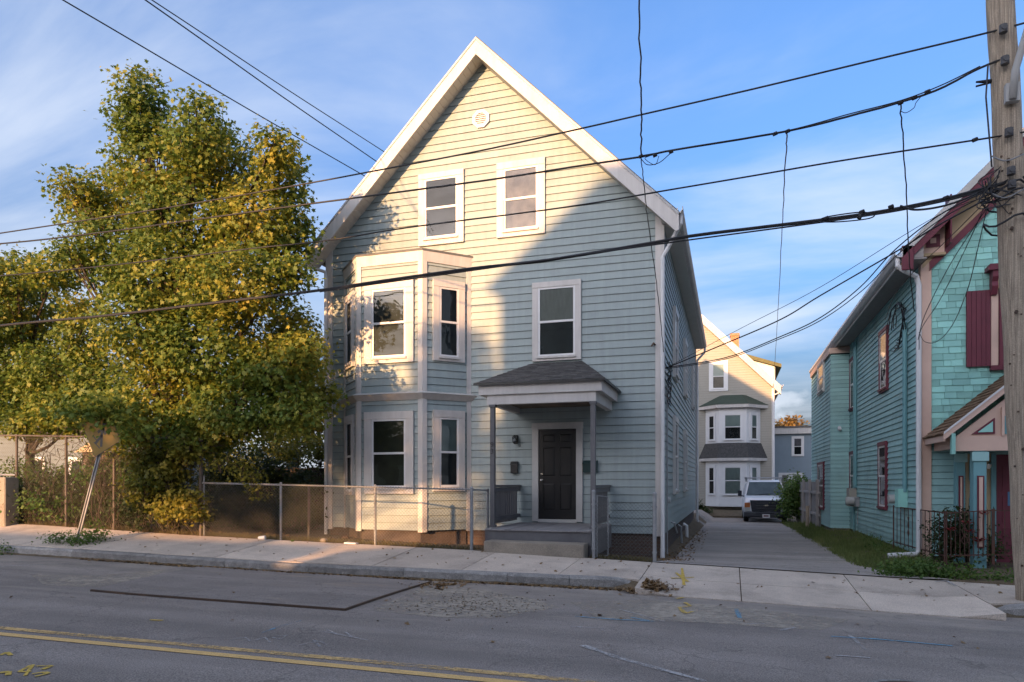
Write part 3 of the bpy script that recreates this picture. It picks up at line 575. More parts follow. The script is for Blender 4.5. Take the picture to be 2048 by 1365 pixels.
    # cornices, each a mitred strip
def bayring(o0, o1, z0, z1, name, m):
    def off(d):
        s2 = math.sqrt(2); t8 = math.tan(math.pi / 8)
        return [(bx[0] - d * s2, YW), (bx[1] - d * t8, YW - D - d), (bx[2] + d * t8, YW - D - d), (bx[3] + d * s2, YW)]
    A, B_ = off(o0), off(o1); C0 = off(-.03); b = MB()
    for i in range(3):
        b.quad((*A[i], z0), (*A[i + 1], z0), (*B_[i + 1], z1), (*B_[i], z1)); b.quad((*B_[i], z1), (*B_[i + 1], z1), (*C0[i + 1], z1), (*C0[i], z1)); b.quad((*C0[i], z0), (*C0[i + 1], z0), (*A[i + 1], z0), (*A[i], z0))
    return obj(name, b, m, bayo)
bayring(.03, .05, ztop - .21, ztop + .02, 'cornice', M['trim']); bayring(.055, .075, ztop + .0205, ztop + .045, 'roof_edge', M['galv'])
b = MB(); b.prism([(bx[0] - .08, YW, ztop + .046), (bx[1] - .03, YW - D - .07, ztop + .046), (bx[2] + .03, YW - D - .07, ztop + .046), (bx[3] + .08, YW, ztop + .046)], (0, 0, .02)); obj('bay_roof', b, M['greyroof'], bayo)
bayring(.03, .14, zmid - .13, zmid + .0, 'cornice', M['trim']); bayring(.15, .05, zmid + .001, zmid + .05, 'cornice_cap', M['trimdirty'])
f_, L = faces[1]
def bwin(f, L, ua, ub, z0, z1, **k): return window(bayo, f, ua, ub, z0, z1, **k)
YF = YW - D
xw0, xw1 = XU(731, YF) - bx[1], XU(829, YF) - bx[1]
window(H, f_, xw0, xw1, ZV(780, 727, YF), ZV(780, 564, YF), cas=.19, head=.17, room='room', split=.5, apron=.13)
window(H, f_, xw0, xw1, ZV(780, 988, YF), ZV(780, 824, YF), cas=.19, head=.17, room='darkgreen', apron=.14)
f_, L = faces[2]
window(H, f_, L * .20, L * .86, ZV(892, 724, YW - .4), ZV(892, 563, YW - .4), cas=.15, head=.16, room='room')
window(H, f_, L * .20, L * .86, ZV(892, 983, YW - .4), ZV(892, 822, YW - .4), cas=.15, head=.16, room='room', topblind='blindgreen')
f_, L = faces[0]
window(H, f_, L * .14, L * .80, ZV(700, 737, YW - .4), ZV(700, 590, YW - .4), cas=.15, head=.16, room='dark')
window(H, f_, L * .14, L * .80, ZV(700, 990, YW - .4), ZV(700, 832, YW - .4), cas=.15, head=.16, room='dark')
# side windows
for (a, c, e, f) in ((17.6, 18.75, 1.1, 3.05), (21.6, 22.7, 1.1, 3.0), (17.6, 18.75, 4.0, 5.75), (21.6, 22.7, 4.0, 5.75), (26.3, 27.2, 4.1, 5.7)):
    window(H, fs_, a, c, e, f, cas=.1, room='dark', d=.01)
# pipes, tap and conduit along the side foundation
b = MB(); b.tube([(XR + .06, YW + .35, 3.5), (XR + .06, YW + .35, .7), (XR + .06, YW + .35, -.15)], .018); obj('conduit', b, M['galv'], H)
b = MB(); b.tube([(XR + .03, YW + .9, 1.0), (XR + .09, YW + .9, 1.0)], .07, 12); obj('meter', b, M['lampwhite'], H)
b = MB(); b.tube([(XR + .02, 17.0, .45), (XR + .10, 17.0, .43), (XR + .14, 17.1, .22), (XR + .14, 17.3, .18)], .025); b.tube([(XR + .02, 19.3, .25), (XR + .1, 19.3, .2), (XR + .12, 19.3, -.3)], .03); obj('vent_pipe', b, M['galv'], H)
b = MB(); b.tube([(XR + .02, 21.5, .15), (XR + .12, 21.5, .1), (XR + .13, 21.5, -.3)], .05, 8); obj('vent_pipe', b, M['white'], H)
b = MB(); b.box(XR - .01, XR + .03, YW + .03, YW + .25, -.1, .9); obj('conduit', b, M['galv'], H)
# ---- porch
dx0, dx1, dy0, dz = -4.52, -2.45, 12.72, .50
door = thing('_', '', '', (0, 0, 0)); bpy.data.objects.remove(door)
uD0, uD1 = XU(1066, YW), XU(1166, YW); zD0, zD1 = dz + .03, ZV(1116, 846, YW)
b = MB(); ff.box(b, uD0, uD0 + .14, .002, .075, zD0, zD1 - .14); ff.box(b, uD1 - .14, uD1, .002, .075, zD0, zD1 - .14); ff.box(b, uD0 - .01, uD1 + .01, .002, .08, zD1 - .14, zD1); ff.box(b, uD0 + .14, uD1 - .14, .002, .085, zD0 - .02, zD0 + .05)
dfr = obj('door_frame', b, M['trimdirty'], H)
a, c, e, f = uD0 + .145, uD1 - .145, zD0 + .052, zD1 - .145
b = MB(); ff.box(b, a, c, .026, .034, e, f); dr_ = obj('door', b, M['door'], H)
w = c - a; hh = f - e
cols_ = [(a, a + .1), (a + w * .5 - .055, a + w * .5 + .055), (c - .1, c)]
rows_ = [(e, e + .20), (e + hh * .40, e + hh * .48), (e + hh * .80, e + hh * .855), (f - .11, f)]
b = MB()
for p, q in cols_: ff.box(b, p, q, .034, .045, e, f)
for p, q in rows_:
    for (g0, g1) in ((cols_[0][1], cols_[1][0]), (cols_[1][1], cols_[2][0])): ff.box(b, g0, g1, .034, .0448, p, q)
obj('door_stile', b, M['door'], dr_)
for (g0, g1) in ((cols_[0][1], cols_[1][0]), (cols_[1][1], cols_[2][0])):
    for (p0, p1), (q0, q1) in zip(rows_, rows_[1:]):
        b = MB(); i = .022; A = [ff.p(g0 + .006, .034, p1 + .006), ff.p(g1 - .006, .034, p1 + .006), ff.p(g1 - .006, .034, q0 - .006), ff.p(g0 + .006, .034, q0 - .006)]
        Bq = [ff.p(g0 + .03, .044, p1 + .03), ff.p(g1 - .03, .044, p1 + .03), ff.p(g1 - .03, .044, q0 - .03), ff.p(g0 + .03, .044, q0 - .03)]
        for j in range(4): k = (j + 1) % 4; b.quad(A[j], A[k], Bq[k], Bq[j])
        b.quad(*Bq); obj('door_panel', b, M['door'], dr_)
def ball(b, c, r, n=8, sy=1):
    for i in range(n):
        for j in range(2 * n):
            q = []
            for di, dj in ((0, 0), (0, 1), (1, 1), (1, 0)):
                t = math.pi * (i + di) / n; p = math.pi * (j + dj) / n
                q.append((c[0] + r * math.sin(t) * math.cos(p), c[1] + r * sy * math.sin(t) * math.sin(p), c[2] + r * math.cos(t)))
            b.quad(*q[::-1])
kx = a + .07; kz = ZV(1083, 961, YW)
b = MB(); ball(b, (kx, YW - .10, kz), .03, 6); b.cyl((kx, YW - .044, kz), (kx, YW - .09, kz), .013); b.cyl((kx, YW - .044, kz), (kx, YW - .05, kz), .032); obj('door_knob', b, M['brass'], dr_, smooth=False)
b = MB(); b.cyl((kx, YW - .044, kz + .14), (kx, YW - .06, kz + .14), .025); obj('door_lock', b, M['brass'], dr_)
porch = H
n = 15
for i in range(n):
    a = dx0 + (dx1 - dx0) * i / n; c = dx0 + (dx1 - dx0) * (i + 1) / n - .006; b = MB(); b.box(a, c, dy0 - .03 + random.uniform(-.004, .004), YW - .03, dz - .025, dz + random.uniform(-.002, .002)); obj('deck_board', b, M['deck'], H, origin=b.v[0])
b = MB(); b.box(dx0, dx1, dy0, dy0 + .03, .22, dz - .027); b.box(dx1 - .03, dx1, dy0 + .03, YW - .03, .0, dz - .027); b.box(dx0, dx0 + .03, dy0 + .03, YW - .03, .1, dz - .027); b.box(dx0 + .03, dx1 - .03, dy0 + .05, dy0 + .07, -.1, dz - .05); obj('deck_skirt', b, M['porchgrey'], H)
# concrete step
b = MB(); zs = .30; x0, x1 = -4.40, -2.50; b.hexa([(x0, 12.30, Fz(x0) - .1), (x1, 12.30, Fz(x1) - .15), (x1, 12.71, Fz(x1) - .15), (x0, 12.71, Fz(x0) - .1), (x0, 12.31, zs), (x1, 12.31, zs - .015), (x1, 12.71, zs - .015), (x0, 12.71, zs)])
stp = T('concrete_step', b, M['concrete'], 'rough concrete step on the pavement in front of the porch', 'step')
m_ = stp.modifiers.new('bevel', 'BEVEL'); m_.width = .015; m_.segments = 2
# posts
for x, yp in ((-4.53, 13.22), (-2.50, 13.22)):
    b = MB(); b.box(x - .045, x + .045, yp - .045, yp + .045, dz, 2.93); b.box(x - .065, x + .065, yp - .065, yp + .065, 2.90, 2.949); b.box(x - .06, x + .06, yp - .06, yp + .06, dz, dz + .05); po = obj('porch_post', b, M['porchgrey'], H)
    if x < -4:
        cu = bpy.data.curves.new('n', 'FONT'); cu.size = .17; cu.extrude = .004; cu.align_x = 'CENTER'
        for ch, z in (('9', ZV(983, 890, 13.2) - .02), ('3', ZV(983, 903, 13.2) - .02)):
            cu.body = ch; to = bpy.data.objects.new('t', cu); S.collection.objects.link(to); bpy.context.view_layer.update()
            me = bpy.data.meshes.new_from_object(to.evaluated_get(bpy.context.evaluated_depsgraph_get())); bpy.data.objects.remove(to)
            b = MB(); b.v = [(x + q.co.x * .9, yp - .049 - q.co.z, z - .03 + q.co.y * .85) for q in me.vertices]; b.f = [tuple(p.vertices) for p in me.polygons]; obj('house_number', b, M['black'], po)
# porch roof
rx0, rx1, ry0 = -4.80, -2.32, 13.12; zt0 = 3.36; zfb = 3.14; zbb = 2.95
b = MB(); b.box(rx0, rx1, ry0, ry0 + .03, zfb, zt0); obj('porch_fascia', b, M['trim'], H)
b = MB(); b.box(rx1 - .03, rx1, ry0 + .03, YW - .0, zfb, zt0); obj('porch_fascia', b, M['trim'], H)
b = MB(); b.box(rx0, rx0 + .03, ry0 + .03, YW - .0, zfb, zt0); obj('porch_fascia', b, M['trim'], H)
b = MB(); b.box(rx0 + .03, rx1 - .03, ry0 + .03, YW - .024, zfb + .012, zfb + .03); obj('porch_soffit', b, M['trimdirty'], H)
for bb in ((rx0 + .16, rx1 - .12, ry0 + .05, ry0 + .18), (rx1 - .25, rx1 - .12, ry0 + .18, YW - .024), (rx0 + .16, rx0 + .28, ry0 + .18, YW - .024)):
    b = MB(); b.box(bb[0], bb[1], bb[2], bb[3], zbb, zfb + .011); obj('porch_beam', b, M['trimdirty'] if bb[2] > 13.2 else M['trim'], H)
for i in range(10):
    xa = rx0 + .29; L = rx1 - .26 - xa; b = MB(); b.box(xa + L * i / 10, xa + L * (i + 1) / 10 - .008, ry0 + .19, YW - .03, 3.06, 3.075); obj('ceiling_board', b, M['porchceil'], H, origin=b.v[0])
zr = 4.06; ex = .07
e0, e1, r0, r1 = Vector((rx0 - ex, ry0 - ex, zt0 + .0)), Vector((rx1 + ex, ry0 - ex, zt0)), Vector((-4.23, YW - .03, zr)), Vector((-3.10, YW - .03, zr))
w0, w1 = Vector((rx0 - ex, YW - .03, zt0)), Vector((rx1 + ex, YW - .03, zt0))
pr = MB(); pr.quad(e0, e1, r1, r0); pr.quad(e1, w1, r1); pr.quad(w0, e0, r0); pr.quad(e0, w0, w1, e1); proof = obj('porch_roof', pr, M['shingle'], H)
b = MB(); b.box(rx0 - ex - .01, rx1 + ex + .01, ry0 - ex - .012, ry0 - ex + .01, zt0 - .035, zt0 + .004); b.box(rx1 + ex - .01, rx1 + ex + .012, ry0 - ex + .01, YW - .03, zt0 - .035, zt0 + .004); obj('drip_edge', b, M['black'], H)
def shingles(parent, a, b_, c, d, rows, tab, m, name='shingle', th=.012, joined=False, over=.35):
    """a,b eave left/right; d,c top left/right"""
    a, b_, c, d = map(Vector, (a, b_, c, d)); nv = (b_ - a).cross(d - a).normalized(); big = MB()
    for i in range(rows):
        t0, t1 = i / rows, min(1, (i + 1 + over) / rows); p0, q0, p1, q1 = a.lerp(d, t0), b_.lerp(c, t0), a.lerp(d, t1), b_.lerp(c, t1); L = (q0 - p0).length
        if L < .05: continue
        s = -random.random() * tab * .8
        while s < L:
            w = tab * random.uniform(.75, 1.25); u0, u1 = max(0, s) / L, min(L, s + w - .006) / L; s += w
            if u1 - u0 < .01: continue
            k = th * random.uniform(.8, 1.5); up = nv * k; lo_ = nv * .002; A, B2, C2, D2 = p0.lerp(q0, u0), p0.lerp(q0, u1), p1.lerp(q1, u1), p1.lerp(q1, u0)
            bb = big if joined else MB()
            bb.hexa([A + lo_ * 0, B2, C2, D2, A + up, B2 + up, C2 + lo_, D2 + lo_])
            if not joined: obj(name, bb, m, parent, origin=A)
    if joined: o = obj(name, big, m, parent); o['kind'] = 'stuff'
shingles(proof, e0, e1, r1, r0, 11, .24, M['shingle']); shingles(proof, e1, w1, r1, r1 + Vector((-.01, 0, 0)), 11, .24, M['shingle'], joined=True)
# railings (bottom and top rails + flat balusters)
for x in (-4.53, -2.50):
    b = MB(); y0, y1 = 13.27, YW - .03; b.box(x - .045, x + .045, y0, y1, 1.30, 1.345); b.box(x - .02, x + .02, y0, y1, 1.20, 1.295); b.box(x - .02, x + .02, y0, y1, .62, .70); rl = obj('railing', b, M['porchgrey'], H)
    n = 13
    for i in range(n): ya = y0 + .03 + (y1 - y0 - .1) * i / n; b = MB(); b.box(x - .036, x - .0205, ya, ya + .09, .56, 1.27); obj('baluster', b, M['porchgrey'], rl, origin=b.v[0])
# wall lantern, mailboxes
lp = P(1033, 880, YW); b = MB(); b.box(lp.x - .045, lp.x + .045, YW - .05, YW - .022, lp.z - .09, lp.z + .10); b.tube([(lp.x, YW - .05, lp.z + .05), (lp.x, YW - .12, lp.z + .10), (lp.x, YW - .14, lp.z + .085)], .012); b.tube([(lp.x, YW - .14, lp.z + .09), (lp.x, YW - .14, lp.z + .05)], [.02, .07], 8); b.tube([(lp.x, YW - .14, lp.z - .07), (lp.x, YW - .14, lp.z - .1)], [.05, .02], 8)
for k in range(4): w = math.pi / 4 + k * math.pi / 2; b.tube([(lp.x + .06 * math.cos(w), YW - .14 + .06 * math.sin(w), lp.z + .05), (lp.x + .045 * math.cos(w), YW - .14 + .045 * math.sin(w), lp.z - .08)], .006, 4)
ln = obj('wall_lantern', b, M['black'], H); b = MB(); b.tube([(lp.x, YW - .14, lp.z + .045), (lp.x, YW - .14, lp.z - .07)], [.05, .038], 8); obj('lantern_glass', b, M['glass'], ln); b = MB(); ball(b, (lp.x, YW - .14, lp.z - .01), .028, 5); obj('bulb', b, M['white'], ln)
def mailbox(u0, u1, v0, v1, m, label):
    a, c = XU(u0, YW), XU(u1, YW); z0, z1 = ZV((u0 + u1) / 2, v1, YW), ZV((u0 + u1) / 2, v0, YW); d = .022; t = thing('mailbox', label, 'mailbox', ((a + c) / 2, YW, z0))
    b = MB(); b.prism([(a, YW - d, z0), (a, YW - d - .09, z0), (a, YW - d - .10, z1 - .05), (a, YW - d - .03, z1), (a, YW - d, z1)], (c - a, 0, 0)); obj('box', b, m, t)
    b = MB(); b.prism([(a - .006, YW - d - .0, z1 + .006), (a - .006, YW - d - .035, z1 + .006), (a - .006, YW - d - .112, z1 - .055), (a - .006, YW - d - .112, z1 - .075), (a - .006, YW - d - .101, z1 - .06), (a - .006, YW - d - .03, z1)][::-1], (c - a + .012, 0, 0)); obj('lid', b, m, t)
mailbox(1024, 1037, 924, 947, M['black'], 'small black mailbox on the wall left of the black door')
mailbox(1168, 1196, 922, 945, M['greenbox'], 'wide dark green mailbox on the wall right of the black door, behind the porch post')
# small hook on the right corner board
b = MB(); hk = P(1310, 690, YW - .04); b.tube([hk, hk + Vector((-.02, -.10, .02)), hk + Vector((-.06, -.12, -.05))], .02); obj('cable_hook', b, M['rust'], H)
# ================================================================== TEAL HOUSE
YT = 15.6; XT = 3.62; YTB = 30.4; XTR = 10.6; AT = (XT + XTR) / 2; zTE = 6.02; zTA = zTE + (AT - XT) * 1.02; ZT0 = -.05
TH_ = thing('shingled_house', 'teal shingled and clapboard house with peach and maroon trim at the right', 'house', (AT, YT, 0))
b = MB(); b.prism([(XT, YT, ZT0), (XTR, YT, ZT0), (XTR, YT, zTE), (AT, YT, zTA), (XT, YT, zTE)], (0, YTB - YT, 0)); tw = obj('wall', b, M['tealjoint'], TH_)
b = MB(); b.box(XT + .03, XTR - .03, YT + .03, YTB, -1, ZT0); obj('foundation', b, M['found'], TH_)
fT = Fr((0, YT, 0), 0); fTs = Fr((XT, 0, 0), -math.pi / 2)    # side frame: u = -Y, outward -X
siding(tw, fTs, lambda z: -22.9 if z < 9 else 0, lambda z: -YT - .02, ZT0, zTE - .02, .127, M['teal'])
siding(tw, fTs, lambda z: -24.2, lambda z: -22.98, ZT0, zTE - .02, .127, M['teal'], joined=True)
zsh = 2.15
siding(tw, fT, lambda z: XT + .17, lambda z: XTR, ZT0, zsh, .127, M['teal'])
# front shingles: first the ones in view as objects, the rest joined
proto = {}
cnt = 0; rest = MB(); e = .127; i = 0; z = zsh
while z < zTA - .1:
    x = XT + .17; xr = min(XTR, AT + (zTA - z) / 1.02) - .05; x0 = max(XT + .17, AT - (zTA - z) / 1.02 + .03); x = x0 - random.random() * .1
    while x < xr:
        w = random.choice((.13, .17, .21, .26, .31)); a, c = max(x, x0), min(x + w - .005, xr); x += w
        if c - a < .03: continue
        j = random.uniform(-.006, .006) - (random.uniform(.02, .05) if random.random() < .03 else 0); t = random.uniform(.014, .024)
        args = [(a, YT - t, z + j), (c, YT - t, z + j), (c, YT, z + j), (a, YT, z + j), (a, YT - .004, z + e + .01), (c, YT - .004, z + e + .01), (c, YT, z + e + .01), (a, YT, z + e + .01)]
        inview = a < 5.25 and cnt < 298 and z < 6.9
        if inview: cnt += 1; b = MB(); b.hexa(args); obj('shingle', b, M['tealsh'], tw, origin=args[0])
        else: rest.hexa(args)
    z += e; i += 1
o = obj('shingle', rest, M['tealsh'], tw); o['kind'] = 'stuff'
b = MB(); fT.box(b, XT - .02, XT + .16, 0, .045, ZT0 - .1, zTE + .1); obj('corner_board', b, M['peach'], TH_)
b = MB(); fTs.box(b, -YT - .12, -YT + .04, .0, .03, ZT0 - .1, zTE); obj('corner_board', b, M['peach'], TH_)
# roof
OFT = .42; OST = .42
rf = MB()
for s in (-1, 1):
    xe = AT + s * (AT - XT + OST); ze = zTE - OST * 1.02 + .25; za = zTA + .25
    rf.hexa([(AT, YT - OFT, za), (xe, YT - OFT, ze), (xe, YTB + .3, ze), (AT, YTB + .3, za), (AT, YT - OFT, za + .1), (xe, YT - OFT, ze + .09), (xe, YTB + .3, ze + .09), (AT, YTB + .3, za + .1)])
obj('roof', rf, M['greyroof'], TH_)
zr_ = lambda x, o: zTA + .25 + o - abs(x - AT) * 1.02
for s in (-1, 1):
    def strip(name, m, o1, o2, y, x_in, th=.03, xe=None):
        xe = xe if xe is not None else AT + s * (AT - XT + OST + .02)
        xa = AT + s * x_in; b = MB(); b.prism([(xa, y, zr_(xa, o1)), (xe, y, zr_(xe, o1)), (xe, y, zr_(xe, o2)), (xa, y, zr_(xa, o2))], (0, th, 0)); obj(name, b, m, TH_)
    strip('rake_moulding', M['trimdirty'], .10, -.07, YT - OFT - .05, 0, .06)
    strip('rake_board', M['maroon'], -.072, -.25, YT - OFT - .02, 0)
    strip('rake_soffit', M['tan'], -.16, -.19, YT - OFT + .012, 0, OFT - .02)
    strip('frieze_board', M['tan'], -.20, -.66, YT - .05, 0, .028, AT + s * (AT - XT + .0))
    strip('frieze_moulding', M['maroon'], -.66, -.84, YT - .07, 0, .05, AT + s * (AT - XT - .12))
# rake end block (rounded maroon drop) and boxed return with square rosette
xe = XT - OST; b = MB(); b.box(xe - .03, xe + .18, YT - OFT - .05, YT - OFT - .01, 5.50, 5.98); q = obj('rake_end', b, M['maroon'], TH_); m_ = q.modifiers.new('bevel', 'BEVEL'); m_.width = .05; m_.segments = 3; m_.limit_method = 'ANGLE'
x0, x1 = XT - .04, XT + .36; z0, z1 = ZV(1872, 510, YT), ZV(1872, 468, YT) + .05
b = MB(); b.box(x0, x1, YT - .14, YT - .02, z0, z1); rb = obj('eave_return', b, M['peach'], TH_); b = MB(); b.box(x0 - .02, x1 + .02, YT - .16, YT - .02, z0 - .05, z0 - .001); obj('moulding', b, M['tan'], rb)
b = MB(); xm, zm = (x0 + x1) / 2 + .0, (z0 + z1) / 2
for d, yy_, mm in ((.12, .16, 'maroon'), (.085, .165, 'maroon'), (.05, .175, 'peach')): b = MB(); b.box(xm - d, xm + d, YT - yy_, YT - .1405, zm - d, zm + d); obj('rosette', b, M[mm], rb)
b = MB(); b.box(x1 + .03, x1 + .055, YT - OFT, YT - .07, z0 + .1, z1 + .55); obj('bracket', b, M['maroon'], TH_)
b = MB(); b.box(XT - OST + .005, XT - .06, YT - OFT + .02, YT - .15, 5.745, 5.98); obj('eave_return', b, M['planks'], TH_)
# eave, gutter, downspout
zg = 5.74
b = MB(); b.box(XT - OST, XT - .005, YT - OFT + .02, YTB, zg - .03, zg); obj('eave_soffit', b, M['planks'], TH_)
b = MB(); b.box(XT - OST - .02, XT - OST, YT - OFT, YTB, zg - .06, zg + .14); obj('fascia_board', b, M['trimdirty'], TH_)
gutter(TH_, XT - OST - .022, YT - OFT - .05, YTB + .1, zg + .02, M['white'], -1, .13)
xs_ = XT - OST - .08
b = MB(); b.tube([(xs_, YT - OFT + .05, zg + .02), (xs_, YT - OFT + .05, zg - .12), (xs_ + .12, YT - .35, zg - .22), (XT - .12, YT - .10, zg - .28), (XT - .07, YT - .085, zg - .45), (XT - .07, YT - .085, .06), (XT - .12, YT - .1, -.02), (XT - .62, YT - .1, -.06)], .05, 8); obj('downspout', b, M['white'], TH_)
b = MB(); b.tube([(xs_, YTB - .1, zg + .02), (xs_ + .1, YTB - .1, zg - .1), (XT - .5, YTB - .2, zg - .2)], .04, 6); obj('downspout', b, M['white'], TH_)
# rear bump-out
bxo = XT - .56; yb0, yb1 = 24.2, 29.6; ztb = ZV(1680, 706, yb0)
b = MB(); b.box(bxo, XT, yb0, yb1, ZT0, ztb); bo = obj('bay', b, M['tealjoint'], TH_)
fb = Fr((0, yb0, 0), 0); fbs = Fr((bxo, 0, 0), -math.pi / 2)
siding(bo, fb, lambda z: bxo - .01, lambda z: XT - .02, ZT0, ztb - .05, .127, M['teal']); siding(bo, fbs, lambda z: -yb1, lambda z: -yb0, ZT0, ztb - .05, .127, M['teal'])
b = MB(); b.box(bxo - .06, XT, yb0 - .06, yb1, ztb - .02, ztb + .16); obj('cornice', b, M['peach'], bo); b = MB(); b.box(bxo + .3, XT, yb0 - .03, yb1, ztb + .161, 5.7); obj('frieze', b, M['peach'], bo)
b = MB(); b.box(bxo + .04, XT, yb0 + .04, yb1, -1, ZT0 - .005); obj('foundation', b, M['concrete'], bo)
window(TH_, fbs, -27.2, -25.6, ZV(1655, 788, 26.4), ZV(1655, 725, 26.4), trim='trimdirty', room='dark', head=.08, cas=.08); window(TH_, fbs, -27.2, -25.6, .45, 2.1, trim='maroon', room='dark', head=.08, cas=.08)
# side windows
def tswin(u0, u1, v0, v1, **k):
    a, c = PX(u0, 900, XT).y, PX(u1, 900, XT).y; ym = (a + c) / 2; s = math.hypot(XT, ym); dxm, dym = ray((u0 + u1) / 2); t = ym / dym
    z0, z1 = EYE + (HZ - v1) / F * t, EYE + (HZ - v0) / F * t; return window(TH_, fTs, -a, -c, z0, z1, **k)
w = tswin(1763, 1779, 658, 784, trim='maroon', room='room', cas=.07, head=.10, apron=.08, blind='blind', blindh=.9)
w = tswin(1761, 1777, 884, 1020, trim='maroon', room='dark', cas=.07, head=.10, apron=.08)
w = tswin(1703, 1712, 716, 822, trim='maroon', room='dark', cas=.08, head=.10, apron=.08)
w = tswin(1703, 1712, 903, 1000, trim='maroon', room='dark', cas=.08, head=.10, apron=.08)
# pipes and meters on the side wall
def yS(u): return PX(u, 900, XT).y
def zS(u, v): return PX(u, v, XT).z
for u, v0, v1, r in ((1817, 645, 985, .045), (1716, 683, 975, .035), (1713, 683, 1068, .022)):
    b = MB(); y = yS(u); b.tube([(XT - .07, y, zS(u, v0)), (XT - .07, y, zS(u, v1))], r, 8); obj('conduit', b, M['tealblue'], TH_)
y = yS(1814); b = MB(); b.box(XT - .20, XT - .022, y - .16, y + .16, zS(1814, 1015), zS(1814, 978)); mt = obj('meter_box', b, M['tealsh'], TH_); b = MB(); b.cyl((XT - .3, y + .3, zS(1800, 998)), (XT - .03, y + .3, zS(1800, 998)), .10, 14); obj('meter', b, M['lampwhite'], mt)
y = yS(1712); b = MB(); b.box(XT - .22, XT - .022, y - .25, y + .28, zS(1712, 1013), zS(1712, 977)); mt = obj('meter_box', b, M['beige'], TH_); b = MB(); b.cyl((XT - .32, y - .3, zS(1719, 1003)), (XT - .03, y - .3, zS(1719, 1003)), .12, 14); obj('meter', b, M['lampwhite'], mt)
b = MB(); b.box(XT - .12, XT - .022, y - .75, y - .52, zS(1725, 1014), zS(1725, 996)); b.tube([(XT - .05, y - .6, zS(1725, 1012)), (XT - .05, y - .6, zS(1725, 1050))], .012, 5); obj('meter_box', b, M['galv'], TH_)
b = MB(); b.cyl((3.3, yb0 - .022, ZV(1680, 856, yb0)), (3.3, yb0 - .10, ZV(1680, 856, yb0)), .05, 10); ball(b, (3.3, yb0 - .12, ZV(1680, 858, yb0) - .02), .06, 6); obj('flood_light', b, M['white'], TH_)
# front window with hood and shutter
s0, s1 = XU(1931, YT), XU(1979, YT); zs0, zs1 = ZV(1955, 734, YT), ZV(1955, 584, YT)
sh = thing('_', '', '', (0, 0, 0)); bpy.data.objects.remove(sh)
b = MB(); b.box(s0, s1, YT - .055, YT - .024, zs0, zs1); shu = obj('shutter', b, M['maroon'], TH_); n = 5
for i in range(n): a = s0 + (s1 - s0) * i / n; b = MB(); b.box(a + .003, a + (s1 - s0) / n - .003, YT - .075, YT - .056, zs0 - .005, zs1 + .005); obj('shutter_board', b, M['maroon'], shu, origin=b.v[0])
wx0 = s1 + .01; wx1 = wx0 + 1.25
window(TH_, fT, wx0 + .13, wx1 - .13, zs0 - .0, zs1 + .02, trim='maroon', cas=.11, head=.05, room='room', blind='blindgreen', blindh=.95, d=.02)
for a in (wx0, wx1 - .12): b = MB(); fT.box(b, a, a + .12, 0, .06, zs0, zs1 + .02); obj('casing', b, M['peach'], TH_)
b = MB(); fT.box(b, wx0 - .02, wx1 + .02, 0, .12, zs0 - .09, zs0 - .001); obj('window_sill', b, M['maroon'], TH_)
b = MB(); fT.box(b, wx0, wx1, 0, .10, zs1 + .022, zs1 + .34); hd = obj('window_hood', b, M['tan'], TH_)
b = MB(); fT.box(b, wx0 - .10, wx1 + .10, 0, .26, zs1 + .34, zs1 + .42); fT.box(b, wx0 - .06, wx1 + .06, 0, .20, zs1 + .42, zs1 + .47); obj('hood_cap', b, M['maroon'], hd)
b = MB(); fT.box(b, wx0 + .22, wx0 + .42, .10, .12, zs1 + .09, zs1 + .27); obj('rosette', b, M['maroon'], hd)
for a in (wx0 - .02, wx1 - .08):
    b = MB(); b.prism([(a, YT - .03, zs1 + .338), (a, YT - .22, zs1 + .338), (a, YT - .22, zs1 + .22), (a, YT - .16, zs1 + .14), (a, YT - .19, zs1 + .05), (a, YT - .12, zs1 - .10), (a, YT - .03, zs1 - .12)], (.10, 0, 0)); obj('corbel', b, M['maroon'], hd)
# ---- teal porch (gable roofed)
py0 = 14.34; pxl = 3.83; pxr = 6.8; pxc = (pxl + pxr) / 2; pze = ZV(1905, 862, py0); psl = .86; pza = pze + (pxc - pxl) * psl
b = MB(); zb_ = ZV(1960, 902, py0); zb2 = zb_ + .26
b.box(pxl + .02, pxr, py0, py0 + .12, zb_, zb2); tp = obj('porch_beam', b, M['peach'], TH_)
b = MB(); b.box(pxl, pxl + .10, py0 + .121, YT - .03, zb_ + .05, zb2); obj('porch_beam', b, M['peach'], TH_)
b = MB(); b.prism([(pxl + .05, py0 + .03, zb2), (pxr, py0 + .03, zb2), (pxc, py0 + .03, zb2 + (pxc - pxl - .05) * psl)], (0, .04, 0)); gb = obj('porch_gable', b, M['peach'], TH_)
tri = [(XU(1944, py0), ZV(1944, 869, py0)), (XU(1990, py0), ZV(1990, 868, py0)), (XU(1990, py0), ZV(1990, 836, py0))]
b = MB(); b.prism([(x, py0 + .0, z) for x, z in tri], (0, .029, 0)); obj('gable_panel', b, M['maroon'], gb)
cx2 = sum(p[0] for p in tri) / 3 + .015; cz2 = sum(p[1] for p in tri) / 3
b = MB(); b.prism([(cx2 + (x - cx2) * .66, py0 - .012, cz2 + (z - cz2) * .66) for x, z in tri], (0, .011, 0)); obj('gable_panel', b, M['tealsh'], gb)
b = MB(); b.box(XU(2003, py0), XU(2008, py0), py0 - .03, py0 + .028, zb2 + .0, zb2 + .5); obj('gable_post', b, M['peach'], gb)
b = MB(); b.box(XU(2010, py0), XU(2010, py0) + 1, py0 + .01, py0 + .029, zb2 + .03, zb2 + .35); obj('gable_panel', b, M['tealblue'], gb)
